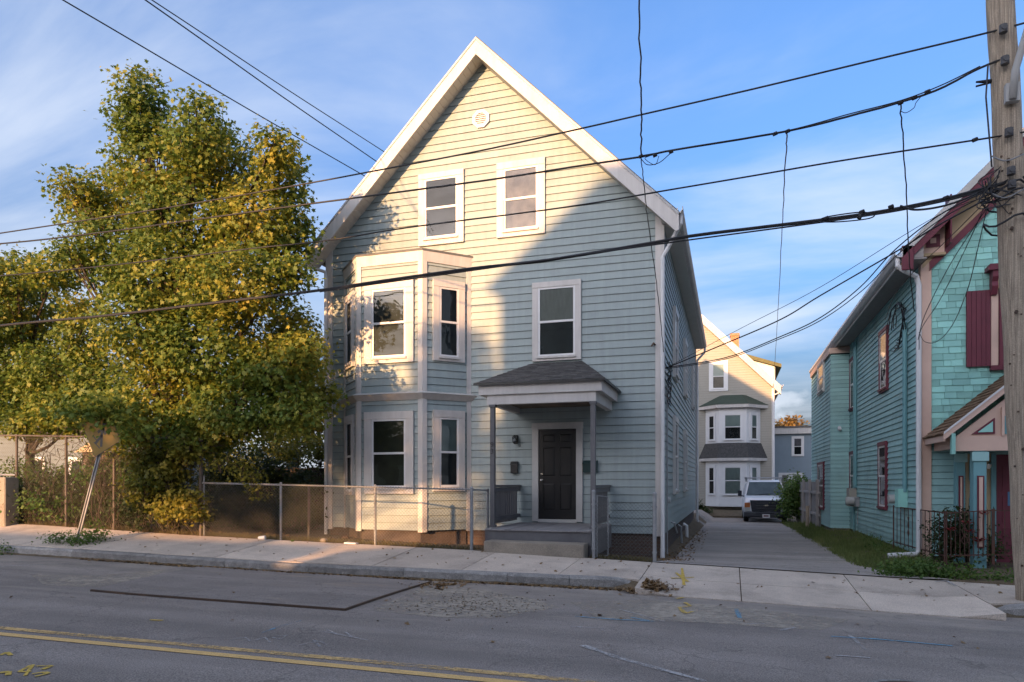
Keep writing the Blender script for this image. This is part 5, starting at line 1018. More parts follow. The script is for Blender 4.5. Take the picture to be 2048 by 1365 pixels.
shrub('tall_shrub', 'dark leafy shrub between the low fence and the grey house corner', lobes_px([(600, 1010, 50, 50), (560, 1020, 40, 40), (630, 1030, 30, 36), (520, 1040, 60, 26), (440, 1040, 50, 26), (600, 960, 50, 40)], 15.6, n=6500), M['hedge'], .08)
shrub('tall_shrub', 'dense green undergrowth filling the left chain link fence', lobes_px([(80, 1000, 70, 45), (160, 990, 70, 55), (230, 1000, 60, 60), (290, 1010, 60, 50), (30, 1030, 50, 26), (350, 1010, 50, 50), (200, 1030, 90, 30), (110, 1040, 90, 22)], 13.0, n=7500, dy=.3), M['hedge'], .07)
shrub('climbing_vine', 'sunlit yellow green vine hanging on the tall fence post', lobes_px([(370, 1000, 42, 30), (340, 940, 50, 40), (300, 920, 50, 45), (370, 900, 40, 30), (290, 980, 40, 30), (385, 1020, 34, 24), (330, 1015, 40, 24)], 12.3, n=3600, dy=.1), M['yel'], .085, cat='vine', shape=MAPLE)
shrub('climbing_vine', 'yellow vine strands trailing over the low chain link fence rail', lobes_px([(485, 940, 16, 24), (505, 955, 14, 22), (518, 985, 9, 18), (440, 930, 20, 14)], 12.42, n=5000, dy=.05), M['yel'], .06, cat='vine', shape=MAPLE)
shrub('weed_clump', 'clump of green weeds around the foot of the leaning sign post', [((P(180, 1070, 11.2).x, 11.25, walk(-12, 11) + .18), (.28, .3, .28), 700), ((P(125, 1080, 11.0).x, 10.95, walk(-12, 11) + .1), (.22, .2, .16), 350), ((P(155, 1085, 11).x, 11.0, walk(-12, 11) + .08), (.35, .2, .12), 350)], M['weed'], .055, cat='weeds', stem=False)
shrub('weed_clump', 'small tuft of weeds at the kerb on the far left', [((P(8, 1100, 10.4).x, 10.3, C(-14) - .05), (.25, .1, .13), 260)], M['weed'], .05, cat='weeds', stem=False)
shrub('roadside_bush', 'tall green bush growing between the van and the plank fence', lobes_px([(1588, 985, 20, 30), (1594, 1010, 18, 26), (1580, 1000, 16, 40), (1600, 970, 16, 22)], 34.5, n=16000, dy=1.2), M['weed'], .12, spread=.2)
shrub('roadside_bush', 'low bush at the foot of the beige house left of its bay', lobes_px([(1395, 1018, 14, 14), (1408, 1022, 12, 10)], 40, n=16000, dy=.3), M['hedge'], .14)
shrub('tall_shrub', 'leafy green brush behind the left fence in front of the pale building', lobes_px([(60, 940, 60, 30), (130, 955, 60, 30), (200, 940, 40, 50), (260, 940, 50, 50), (20, 985, 50, 40), (320, 960, 60, 40), (240, 1010, 90, 30), (120, 1010, 90, 34)], 12.9, n=4200, dy=.6), M['weed'], .08)
shrub('tall_shrub', 'sunlit yellow green brush glimpsed between the maple and the tall post', lobes_px([(430, 900, 50, 40), (300, 880, 60, 30), (470, 930, 50, 30), (590, 900, 60, 30), (640, 905, 30, 30)], 17.0, n=3500, dy=.6), M['yel'], .09)
litter_pts = []
# rose bush with flowers
rb_ = shrub('rose_bush', 'rose bush with faded red flowers behind the iron railing', lobes_px([(1905, 1065, 34, 36), (1940, 1085, 36, 34), (1925, 1040, 26, 24), (1975, 1100, 26, 26), (1890, 1100, 24, 24)], 14.75, n=6000, dy=.2), M['hedge'], .06, cat='rose bush')
for u, v in ((1932, 1049), (1938, 1066), (1966, 1030), (1960, 1082), (1953, 1084), (1900, 1062)):
    c = P(u, v, 14.3); b = MB()
    for j in range(9):
        w = j * 2.4; rr = .02 + .003 * j; q = c + Vector((rr * math.cos(w), rr * math.sin(w) - .02, (9 - j) * .004)); d = Vector((math.cos(w), math.sin(w), .6)).normalized() * .065; e_ = Vector((-math.sin(w), math.cos(w), 0)) * .028
        b.quad(q - e_ * .5, q + e_ * .5, q + d + e_, q + d - e_)
    obj('flower', b, M['rose'], rb_)
def strip_lobes(pts, r, n): return [((x, y, yard(x, y) + r * .5), (r * random.uniform(.8, 1.3), r * 1.2, r * .75), n) for x, y in pts]
shrub('weed_clump', 'leafy weeds spilling over the pavement edge below the iron railing', [((XU(u, 12.75), 12.8, Fz(2.5) + .07), (.3, .3, .14), 520) for u in (1790, 1830, 1865, 1900)] + [((3.0, 13.4, -.1), (.3, .3, .16), 450)], M['weed'], .06, cat='weeds', stem=False)
shrub('weed_clump', 'sparse weeds and dry leaves along the brick border by the utility pole', [((XU(u, 12.7), 12.75, Fz(3.5) + .04), (.22, .2, .08), 200) for u in (1945, 1975, 2005, 2040)], M['weed'], .05, cat='weeds', stem=False)
shrub('weed_clump', 'low green plants at the foot of the teal side wall', [((XU(u, y), y, -.15), (.25, .3, .16), 300) for u, y in ((1735, 20), (1750, 18.8), (1765, 17.8), (1775, 16.5))] + [((3.0, 15.5, -.2), (.2, .6, .12), 350)], M['weed'], .06, cat='weeds', stem=False)
# grass and ground cover as blades
def blades(name, pts, h, m, label, cat='grass'):
    p = np.array(pts); n = len(p); q = np.random.normal(size=(n, 3)) * np.array([1, 1, .15]); q /= np.linalg.norm(q, axis=1, keepdims=True)
    up = np.array([0, 0, 1.]) + np.random.normal(size=(n, 3)) * .35; side = np.cross(q, up); side /= np.linalg.norm(side, axis=1, keepdims=True); hh = h * np.random.uniform(.4, 1.3, (n, 1)); w = .010
    v = np.stack([p - side * w, p + side * w, p + up * hh], 1).reshape(-1, 3).astype(np.float32); og = p.mean(0); v -= og
    me = bpy.data.meshes.new(name); me.vertices.add(n * 3); me.vertices.foreach_set('co', v.astype(np.float32).ravel()); me.loops.add(n * 3); me.loops.foreach_set('vertex_index', np.arange(n * 3, dtype=np.int32)); me.polygons.add(n); me.polygons.foreach_set('loop_start', np.arange(0, n * 3, 3, dtype=np.int32)); me.update(calc_edges=True); me.materials.append(m)
    o = obj(name, None, m, None, mesh=me, origin=og); o['label'] = label; o['category'] = cat; o['kind'] = 'stuff'
pts = []
for _ in range(30000):
    y = random.uniform(12.75, 34) if random.random() < .8 else random.uniform(13, 20); x0 = dr(y) - .08 + random.gauss(0, .05); x1 = 3.6 if y < 24 else 3.0
    x = x0 + (x1 - x0) * random.random() ** 1.3
    if y < 14.4 and x > 3.0: continue
    if math.sin(x * 5.1 + 1.7 * math.sin(y * 1.3)) * math.sin(y * 2.3 + x) + random.random() * 1.3 < .35: continue
    pts.append((x, y, yard(x, y)))
blades('grass', pts, .11, M['grass'], 'green grass verge along the right edge of the driveway')
pts = []
for _ in range(7000):
    x = random.uniform(-17, -4.8); y = 12.42 + abs(random.gauss(0, .35)); pts.append((x, y, yard(x, y)))
for _ in range(1200): x = random.uniform(-2.4, -1.3); y = 12.45 + abs(random.gauss(0, .3)); pts.append((x, y, yard(x, y)))
blades('grass', pts, .055, M['drygrass'], 'thin dry grass along the foot of the chain link fences')
def litter(name, pts, size, label, m='dryleaf'):
    p = np.array(pts); leafmesh_n = np.random.normal(size=p.shape) * .35 + np.array([0, 0, 1.]); o = leafmesh(name, p, leafmesh_n, size, M[m], MAPLE, None, .25); o['label'] = label; o['category'] = 'fallen leaves'; o['kind'] = 'stuff'
pts = []
for _ in range(1500): x = -12 + 11 * random.random() if random.random() < .6 else random.gauss(-7.5, 1.3); y = 10.45 - abs(random.gauss(0, .07)); pts.append((x, y, road(x, y) + random.uniform(.005, .03)))
for _ in range(600): q = (random.gauss(-1.15, .16), 10.28 + random.gauss(0, .14)); pts.append((*q, max(road(*q), walk(*q) if q[1] > 10 and q[0] > -1.2 else -9) + random.uniform(.01, .07)))
for _ in range(160): c = PG(880 + random.gauss(0, 30), 1168 + abs(random.gauss(0, 6))); pts.append((c.x, c.y, c.z + .02))
litter('fallen_leaves', pts, .06, 'dry brown leaves gathered in the gutter along the granite kerb')
pts = []
for _ in range(1700): x = random.uniform(-17, -1.3); y = 12.5 + abs(random.gauss(0, .8)); y = min(y, 15); pts.append((x, y, yard(x, y) + random.uniform(.0, .03)))
for _ in range(700): x = random.uniform(-1.3, -.8) + random.gauss(0, .08); y = random.uniform(13, 26); pts.append((x, y, yard(x, y) + .03))
for _ in range(160): x = random.uniform(-14, 4); y = random.uniform(10.7, 12.4); pts.append((x, y, walk(x, y) + .012))
for _ in range(50): x = random.uniform(-9, 3); y = random.uniform(6, 10.2); pts.append((x, y, road(x, y) + .015))
litter('fallen_leaves', pts, .055, 'scattered dry leaves on the pavement and in the yard behind the fence')
# ================================================================== CHAIN LINK FENCES
def linkmesh(parent, A, B_, h, pitch=.068, r=.0019, m=None):
    A, B_ = Vector(A), Vector(B_); d = B_ - A; L = math.hypot(d.x, d.y); nrm = Vector((-d.y, d.x, 0)).normalized() * r * 1.2; b = MB()
    for sgn in (1, -1):
        k = -h
        while k < L:
            s0, s1 = (k, k + h)
            c0, c1 = max(0, s0), min(L, s1)
            if c1 - c0 > .01:
                t0, t1 = (c0 - s0) / h, (c1 - s0) / h
                z0, z1 = (t0 * h, t1 * h) if sgn > 0 else (h - t0 * h, h - t1 * h)
                p = A + d * (c0 / L) + Vector((0, 0, z0)) + nrm * sgn; q = A + d * (c1 / L) + Vector((0, 0, z1)) + nrm * sgn; b.tube([p, q], r, 3, cap=False)
            k += pitch
    o = obj('link_mesh', b, m or M['wire'], parent); o['kind'] = 'stuff'
YFc = 12.42
def fz(x): return Fz(x)
lf = thing('chain_link_fence', 'low galvanised chain link fence between the tall post and the porch', 'fence', (-8, YFc, .1), 'low chain link fences')
xs = [XU(405, YFc), XU(560, YFc), XU(749, YFc), XU(942, YFc)]; hF = 1.14
for i, (a, c) in enumerate(zip(xs, xs[1:])):
    linkmesh(lf, (a, YFc - .02, fz(a) + .01), (c, YFc - .02, fz(c) + .01), hF)
    b = MB(); b.tube([(a, YFc, fz(a) + hF), (c, YFc, fz(c) + hF)], .021 if i == 0 else .016, 6); obj('top_rail', b, M['galv'], lf)
    big = MB(); n = int((c - a) / .058)
    for j in range(n): x = a + (c - a) * j / n; z = fz(x) + hF; big.tube([(x, YFc - .02, z - .01), (x + .012, YFc - .022, z + .03), (x + .03, YFc - .02, z + .0)], .003, 3, cap=False)
    o = obj('wire_twists', big, M['wire'], lf); o['kind'] = 'stuff'
for x, r in ((xs[1], .025), (xs[2], .026), (xs[3], .034)):
    b = MB(); b.tube([(x, YFc + .03, fz(x) - .1), (x, YFc + .03, fz(x) + hF + .03)], r, 8); po = obj('post', b, M['galv'], lf); b = MB(); b.tube([(x, YFc + .03, fz(x) + hF + .03), (x, YFc + .03, fz(x) + hF + .055)], [r * 1.25, r * .5], 8); obj('post_cap', b, M['galv'], po)
x = xs[1] - .09; b = MB(); b.tube([(x, 13.6, fz(x) - .1), (x, 13.6, fz(x) + 1.1)], .03, 8); T('steel_post', b, M['rustgalv'], 'rusty steel post standing just behind the low fence among dark shrubs', 'post')
xr_ = XU(1009, 12.5)
rt = thing('chain_link_fence', 'short chain link return between the low fence end and the porch post', 'fence', (xs[3], 12.9, .1), 'low chain link fences')
x = xs[3]; linkmesh(rt, (x, YFc + .03, fz(x) + .02), (x + .03, 13.3, .1), hF); b = MB(); b.tube([(x + .03, 13.3, .0), (x + .03, 13.3, 1.27)], .028, 8); obj('post', b, M['galv'], rt); b = MB(); b.tube([(x, YFc + .03, fz(x) + hF), (x + .03, 13.3, 1.24)], .016, 6); obj('top_rail', b, M['galv'], rt)
rf_ = thing('chain_link_fence', 'chain link fence panel right of the porch step, rusty at the corner post', 'fence', (-1.8, YFc, 0), 'low chain link fences')
xa, xb_ = XU(1187, YFc), XU(1309, YFc); ha = 1.07
linkmesh(rf_, (xa, YFc, fz(xa) - .03), (xb_, YFc, fz(xb_) - .04), ha)
for x, k in ((xa, .034), (xb_, .034)):
    b = MB(); b.tube([(x, YFc + .02, fz(x) - .15), (x, YFc + .02, fz(x) + 1.17)], k, 8); po = obj('post', b, M['galv'], rf_); b = MB(); ball(b, (x, YFc + .02, fz(x) + 1.19), k * 1.15, 5); obj('post_cap', b, M['galv'], po)
    for z in (.15, .55, .95): b = MB(); b.tube([(x, YFc + .02, fz(x) + z), (x, YFc + .02, fz(x) + z + .03)], k * 1.25, 8); obj('clamp', b, M['galv'], po)
gt = thing('chain_link_gate', 'narrow chain link gate folded back along the right side of the porch deck', 'gate', (xa + .06, 12.9, 0))
linkmesh(gt, (xa + .05, YFc + .06, .08), (xa + .12, 13.25, .0), 1.05); b = MB(); q = [(xa + .05, YFc + .06, .06), (xa + .05, YFc + .06, 1.16), (xa + .12, 13.25, 1.12), (xa + .12, 13.25, .0)]; b.tube(q + [q[0]], .016, 6); obj('gate_frame', b, M['galv'], gt)
# tall fence on the left
tf = thing('chain_link_fence', 'tall old chain link fence overgrown with vines at the left', 'fence', (-14, YFc, .3))
pu = [-60, 31, 130, 226, 400]
px_ = [XU(u, YFc) for u in pu]; HT = 2.1
for a, c in zip(px_, px_[1:]):
    linkmesh(tf, (a, YFc, Fz(a)), (c, YFc, Fz(c)), HT if c > -11.5 else HT, pitch=.064, r=.0016, m=M['rustgalv']); b = MB(); b.tube([(a, YFc, Fz(a) + HT), (c, YFc, Fz(c) + HT)], .02, 6); obj('top_rail', b, M['rustgalv'], tf)
for x in px_: b = MB(); b.tube([(x, YFc + .03, Fz(x) - .1), (x, YFc + .03, Fz(x) + HT + .03)], .042 if x > -11.5 else .03, 8); obj('post', b, M['rustgalv'], tf)
b = MB(); x = px_[-1] + .09; b.tube([(x, YFc + .02, Fz(x)), (x, YFc + .02, Fz(x) + 1.3)], .014, 6); obj('brace', b, M['galv'], tf)
b = MB()
for _ in range(60):
    x = random.uniform(px_[1] + .2, px_[-1] - .1); z = Fz(x); pts = []; h = random.uniform(1.2, 2.3); dxx = random.uniform(-.9, .9)
    for k in range(8): t = k / 7; pts.append((x + dxx * t + random.gauss(0, .07), YFc + .06 + random.gauss(0, .04), z + h * t - (.5 * max(0, t - .7) if random.random() < .5 else 0)))
    b.tube(pts, [.011 * (1 - .6 * k / 7) for k in range(8)], 4)
for _ in range(60):
    x = random.uniform(px_[1], px_[-1]); z = Fz(x) + random.uniform(1.4, 2.15); pts = [(x + k * .16, YFc + random.gauss(.0, .06), z + random.gauss(0, .08)) for k in range(7)]; b.tube(pts, .006, 4)
o = T('dry_vines', b, M['vine'], 'tangle of bare brown vine stems woven through the tall left fence', 'vines', kind='stuff')
# concrete block wall end on the far left
b = MB(); x1 = XU(14, 12.1); z0 = Fz(-17); b.box(x1 - 4, x1, 12.05, 12.40, z0 - .4, ZV(5, 955, 12.1)); bw_ = T('concrete_wall', b, M['concrete'], 'low concrete wall ending at the far left edge of the photo', 'wall'); m_ = bw_.modifiers.new('bevel', 'BEVEL'); m_.width = .02
b = MB(); z = ZV(5, 950, 12.1); b.tube([(x1 - 4, 12.3, z + .02), (XU(31, 12.42), 12.42, z + .0)], .022, 6); T('pipe_rail', b, M['galv'], 'horizontal pipe rail above the low concrete wall', 'rail')
# building glimpsed behind the left fence
Lb = thing('pale_building', 'pale blue building glimpsed through the fence behind the left maples', 'building', (P(100, 1000, 24).x, 24, 0))
a, c = XU(-60, 24), XU(200, 24); b = MB(); b.box(a, c, 24, 32, -.3, ZV(100, 868, 24)); wl = obj('wall', b, M['paleblue'], Lb); b = MB(); b.box(a - .2, c + .3, 23.7, 32, ZV(100, 868, 24), ZV(100, 855, 24)); obj('roof', b, M['greyroof'], Lb)
fl = Fr((0, 24, 0), 0); siding(wl, fl, lambda z: a, lambda z: c, 0, ZV(100, 868, 24), .2, M['paleblue'], joined=True)
for u in (60, 140): window(Lb, fl, XU(u, 24), XU(u + 32, 24), ZV(u, 985, 24), ZV(u, 915, 24), trim='white', room='dark', cas=.12)
b = MB(); a, c = XU(165, 20), XU(215, 20); b.box(a, c, 20, 22.5, -.3, ZV(190, 905, 20)); rs_ = T('brick_shed', b, M['redbrown'], 'small red brown brick shed behind the leaning sign post', 'shed'); b = MB(); b.prism([(a - .2, 19.8, ZV(190, 905, 20) + .002), (c + .2, 19.8, ZV(190, 905, 20) + .002), ((a + c) / 2, 19.8, ZV(190, 885, 20))], (0, 2.9, 0)); obj('roof', b, M['tan'], rs_, origin=wloc(rs_))
# dark board fence behind
df = thing('board_fence', 'dark board fence in shade beside the left wall of the grey house', 'fence', (P(610, 1050, 18).x, 18, 0))
a, c = XU(420, 18), XU(668, 18); n = 34
for i in range(n): x = a + (c - a) * i / n; b = MB(); b.box(x, x + (c - a) / n - .008, 18, 18.02, -.1, ZV(612, 936, 18) + random.uniform(-.015, .015)); obj('board', b, M['darkfence'], df, origin=b.v[0])
b = MB(); b.box(a, c, 17.95, 17.998, 1.2, 1.29); obj('rail', b, M['darkfence'], df)
# ================================================================== LEANING SIGN
sb = PG(152, 1086); sb.z -= .05; st_ = P(200, 905, sb.y - .02); ax = (st_ - sb).normalized(); top = sb + ax * 3.0
sg = thing('warning_sign', 'leaning post with a yellow diamond pedestrian sign half hidden in maple leaves', 'road sign', sb)
side = Vector((ax.z, 0, -ax.x)).normalized(); b = MB()
for (o1, o2, yy0, yy1) in ((-.042, -.028, -.012, -.008), (-.028, -.024, -.012, .02), (-.024, .024, .016, .02), (.024, .028, -.012, .02), (.028, .042, -.012, -.008)):
    p = [sb + side * o1, sb + side * o2, top + side * o2, top + side * o1]; b.hexa([(*(q + Vector((0, yy0, 0))),) for q in p] + [(*(q + Vector((0, yy1, 0))),) for q in p])
obj('post', b, M['galv'], sg)
cc = P(203, 866, sb.y - .06); s2 = .53
def dia(s, y, nm, m, par): b = MB(); k = [cc + side * s, cc + ax * s, cc - side * s, cc - ax * s]; b.prism([(q.x, y, q.z) for q in k][::-1], (0, .004, 0)); return obj(nm, b, m, par)
fc = dia(s2, cc.y, 'sign_plate', M['black'], sg); dia(s2 * .965, cc.y - .005, 'sign_face', M['sign'], fc)
def fig(pts, w):
    b = MB()
    for (a, c) in pts: p = cc + side * a[0] + ax * a[1]; q = cc + side * c[0] + ax * c[1]; d = (q - p).normalized(); n = Vector((d.z, 0, -d.x)) * w / 2; b.prism([(v_.x, cc.y - .0075, v_.z) for v_ in (p - n, q - n, q + n, p + n)], (0, .002, 0))
    return b
b = fig([((.02, .12), (.03, -.06)), ((.03, -.04), (-.07, -.25)), ((.03, -.04), (.09, -.27)), ((.02, .1), (-.09, -.02)), ((.02, .1), (.12, .0))], .06); ct = cc + ax * .19 + side * .02
b.prism([(ct.x + .045 * math.cos(w * .5236), cc.y - .0075, ct.z + .045 * math.sin(w * .5236)) for w in range(12)], (0, .002, 0)); obj('pedestrian_symbol', b, M['black'], fc)
obj('crossing_lines', fig([((-.19, -.12), (-.05, -.19)), ((-.12, -.24), (.07, -.31))], .02), M['black'], fc)
# ================================================================== UTILITY POLE AND WIRES
YPo = 10.88; pb0 = Vector((XU(2067, YPo), YPo, walk(3.8, YPo) - .3)); pt0 = Vector((XU(2001, YPo), YPo, ZV(2001, 0, YPo))); dpo = (pt0 - pb0); pt1 = pb0 + dpo * 1.32
UP = thing('utility_pole', 'weathered wooden utility pole leaning left at the right edge', 'utility pole', pb0)
b = MB(); n = 24; b.tube([pb0.lerp(pt1, i / n) + Vector((.008 * math.sin(i * 1.7), 0, 0)) for i in range(n + 1)], [.188 - .036 * i / n for i in range(n + 1)], 18); obj('pole', b, M['wood'], UP, True)
for k in range(34):
    h = random.uniform(.4, 6.0); q = pb0.lerp(pt0, (h + .3) / (pt0 - pb0).length); a = random.uniform(-2.6, -.5); rr = .188 - .025 * h / 7; b = MB(); c = q + Vector((math.cos(a) * rr, math.sin(a) * rr, 0)); s = random.uniform(.003, .007); b.box(c.x - s * 2, c.x + s * 2, c.y - .012, c.y + .008, c.z - s, c.z + s * random.uniform(1, 4)); obj('staple', b, M['rust'], UP)
for h in (2.3, 4.1, 5.2, 6.1): q = pb0.lerp(pt0, h / (pt0 - pb0).length); b = MB(); b.cyl(q + Vector((-.07, -.17, 0)), q + Vector((-.08, -.215, 0)), .022, 8); obj('bolt', b, M['rust'], UP)
def pole_at(v): return P(2067 - (1205 - v) * 66 / 1205, v, YPo - .2)
for v in (62, 125, 268, 345, 372):
    q = pole_at(v); b = MB(); b.cyl(q + Vector((0, .02, 0)), q + Vector((0, -.10, 0)), .035, 8); b.cyl(q + Vector((0, -.04, -.05)), q + Vector((0, -.04, .05)), .05, 8); obj('insulator', b, M['cablegrey'], UP)
b = MB(); q = pole_at(205); b.box(q.x - .02, q.x + .14, q.y - .06, q.y + .02, q.z - .02, q.z + .22); obj('arm_bracket', b, M['lampwhite'], UP)
b = MB(); ar = [q + Vector((.05, -.07, .0)), q + Vector((.07, -.10, .35)), q + Vector((.16, -.25, .8)), q + Vector((.25, -.6, 1.3)), q + Vector((.35, -1.3, 1.75)), q + Vector((.4, -2.1, 1.9))]; b.tube(ar, .045, 10); obj('lamp_arm', b, M['lampwhite'], UP, True)
b = MB(); e_ = ar[-1]; b.tube([e_ + Vector((0, .1, 0)), e_ + Vector((0, -.15, .02)), e_ + Vector((0, -.5, 0)), e_ + Vector((0, -.7, -.03))], [.06, .14, .15, .04], 12); obj('street_lamp', b, M['lampwhite'], UP, True)
for v, r in ((372, .25), (390, .27), (440, .26)):
    q = pole_at(v) + Vector((0, .2, 0)); b = MB(); b.tube([q + Vector((r * math.cos(w / 16 * 2 * math.pi), r * math.sin(w / 16 * 2 * math.pi), .06 * math.sin(w * 1.1))) for w in range(17)], .014, 5); obj('cable_wrap', b, M['cable'], UP)
b = MB(); b.tube([pole_at(125) + Vector((-.18, .0, 0)), pole_at(190) + Vector((-.23, -.02, 0)), pole_at(330) + Vector((-.2, 0, 0))], .011, 5); obj('ground_wire', b, M['cable'], UP)
b = MB(); q = P(1962, 166, YPo); b.tube([q + Vector((-.06, 0, .02)), q + Vector((.12, 0, 0)), q + Vector((.3, 0, .0))], [.012, .03, .02], 6); b.tube([q + Vector((-.06, 0, -.04)), q + Vector((.1, 0, -.02))], .014, 5); obj('cable_clamp', b, M['cable'], UP)
def cat(pts, n=8):
    pts = [Vector(p) for p in pts]; e = [pts[0] * 2 - pts[1]] + pts + [pts[-1] * 2 - pts[-2]]; o = []
    for i in range(1, len(e) - 2):
        a, b_, c, d = e[i - 1:i + 3]
        for k in range(n): t = k / n; o.append(.5 * ((2 * b_) + (c - a) * t + (2 * a - 5 * b_ + 4 * c - d) * t * t + (3 * b_ - a - 3 * c + d) * t ** 3))
    o.append(pts[-1]); return o
def cable(label, px, r, Y=YPo - .12, m='cable', wob=0, name='overhead_cable', group='overhead cables', sides=6):
    pts = [P(p[0], p[1], p[2] if len(p) > 2 else Y) if not isinstance(p, Vector) else p for p in px]; c = cat(pts)
    if wob: c = [q + Vector((random.gauss(0, wob), random.gauss(0, wob), 0)) for q in c]
    b = MB(); b.tube(c, r, sides); return T(name, b, M[m], label, 'cable', group)
far = Vector((-38, 11.2, 6.2))
cable('topmost black cable crossing the gable and the upper maple', [(-200, 498), (0, 467), (340, 415), (600, 370), (740, 344), (960, 302), (1160, 258), (1282, 230), (1500, 180), (1750, 120), (1975, 66), (2100, 32)], .013)
cable('second cable from the top, spliced above the right side of the gable', [(-200, 500), (0, 488), (200, 466), (390, 440), (600, 411), (840, 379), (1000, 357), (1160, 332), (1282, 314), (1345, 301), (1573, 263), (1720, 227), (1800, 205), (1880, 178), (1975, 130), (2100, 90)], .015, wob=.002)
cable('thin companion wire running just above the spliced second cable', [(1282, 312), (1420, 288), (1573, 262), (1700, 228), (1800, 202), (1880, 172), (1960, 133)], .008, Y=YPo - .2)
cable('third plain cable crossing below the attic windows', [(-200, 560), (0, 552), (250, 528), (500, 498), (650, 482), (820, 455), (1130, 415), (1340, 380), (1500, 353), (1700, 319), (1980, 276), (2100, 255)], .012)
cable('lowest and thickest black cable bundle crossing the whole street view', [(-200, 680), (0, 652), (200, 633), (330, 618), (490, 599), (640, 581), (760, 563), (940, 538), (1100, 520), (1300, 487), (1400, 470), (1700, 433), (1860, 405), (1985, 373), (2100, 340)], .024, wob=.0015)
cable('thin lashing wire wound under the thickest cable bundle', [(640, 584), (940, 542), (1300, 491), (1700, 437), (1860, 409), (1985, 378)], .011, Y=YPo - .15)
b = MB(); l = [P(u, v, YPo - .13) for u, v in ((1637, 440), (1660, 433), (1720, 425), (1748, 430), (1735, 438), (1680, 444), (1640, 444))]; b.tube(cat(l + [l[0]]), .009, 6); b.tube([P(1722, 427, YPo - .13), P(1718, 438, YPo - .13)], .03, 6); T('cable_loop', b, M['cable'], 'slack loop of black cable hung under the thickest bundle', 'cable loop')
cable('black cable tail sagging from the thick bundle to the pole', [(1800, 412), (1830, 420), (1880, 414), (1930, 398), (1985, 372)], .014, Y=YPo - .2)
for k, (u, v) in enumerate(((1282, 314), (1335, 303), (1345, 305), (1573, 263), (1550, 268), (1800, 206), (1855, 186), (1945, 272), (1865, 402), (1782, 420), (1726, 429))):
    pass
cl = MB()
for (u, v) in ((1282, 313), (1310, 311), (1342, 304), (1575, 263), (1550, 268), (1801, 206), (1829, 196), (1855, 184), (1950, 280), (1892, 396), (1782, 414), (1724, 424), (1652, 437)):
    q = P(u, v, YPo - .14); cl.tube([q + Vector((-.03, 0, -.01)), q + Vector((.03, 0, .01))], .026, 6)
T('cable_clamps', cl, M['cable'], 'small black clamps and splices along the street cables', 'clamps', kind='stuff')
cable('loose wire loops below the splice over the right rake', [(1282, 318), (1295, 330), (1318, 326), (1340, 308)], .006); cable('thin loose wire hanging beside the splice over the right rake', [(1300, 312), (1290, 318), (1310, 330), (1318, 312)], .005)
cable('short loose wire curl below the splice left of the pole', [(1800, 222), (1812, 226), (1828, 216), (1832, 206), (1845, 190)], .005)
# three wires at top left running behind the roof
g3 = 'wires at the upper left'
for lb, (u0, v0), (u1, v1), r in (('lowest of the three wires at the upper left', (125, 0), (725, 350), .012), ('middle wire of the three at the upper left', (290, 0), (748, 320), .012), ('uppermost of the three wires at the upper left', (303, 0), (762, 300), .010)):
    Z = 9.3; f = lambda u, v: (lambda t: Vector((ray(u)[0] * t, ray(u)[1] * t, Z)))((Z - EYE) * F / (HZ - v)); a, c = f(u0, v0), f(u1, v1); d = c - a; b = MB(); b.tube(cat([a - d * 1.2, a, a + d * .5 + Vector((0, 0, -.02)), c, c + d * .25]), r, 5); T('service_wire', b, M['cable'], lb, 'wire', g3)
# service drops
s1 = P(1282, 315, YPo - .14); cable('twisted wire dropping from overhead to the splice above the right rake', [P(1279, -500, 8.4), P(1279, -120, 9.4), P(1279, 0, 9.7), P(1281, 150, 10.1), P(1283, 240, 10.4), s1], .012, wob=.006, name='service_wire')
hk = P(1331, 735, YW + .3); cable('twisted wire hanging from the splice down to the grey house corner', [s1, P(1286, 350, 11.1), P(1293, 420, 12), P(1304, 500, 13), P(1318, 610, 14.2), P(1330, 730, 15.2)], .008, wob=.004, name='service_wire')
cable('thin wire dropping from the street cable toward the beige house', [P(1575, 264, YPo - .14), P(1571, 330, 14), P(1563, 480, 22), P(1555, 640, 34), P(1549, 735, 42.2), P(1546, 775, 42.5)], .011, wob=.006, name='service_wire')
cable('twisted wire dropping from the street cable to the teal side wall', [P(1801, 206, YPo - .14), P(1807, 290, 11.7), P(1814, 420, 13), P(1820, 540, 14.4), P(1828, 622, 15.6)], .010, wob=.005, name='service_wire')
cable('service line from the pole to the corner of the grey house, upper one', [P(1985, 392, YPo - .2), P(1870, 455, 11.5), P(1790, 505, 12), P(1640, 592, 13), P(1560, 640, 13.7), P(1440, 692, 14.6), P(1331, 737, 15.4)], .012, name='service_wire')
cable('service line from the pole to the grey house, sagging lower', [P(1985, 376, YPo - .2), P(1880, 430, 11.4), P(1790, 500, 12), P(1720, 575, 12.6), P(1640, 636, 13.2), P(1560, 674, 13.9), P(1450, 716, 14.7), P(1331, 736, 15.4)], .010, name='service_wire')
cable('thin second strand beside the sagging service line', [P(1985, 384, YPo - .2), P(1880, 440, 11.4), P(1795, 510, 12), P(1725, 581, 12.6), P(1640, 642, 13.2), P(1550, 682, 13.9), P(1450, 719, 14.7), P(1333, 738, 15.4)], .008, name='service_wire')
cable('faint top strand of the pair from pole to grey house', [P(1985, 388, YPo - .2), P(1860, 440, 11.5), P(1640, 575, 13), P(1480, 658, 14.2), P(1333, 736, 15.4)], .005, name='service_wire')
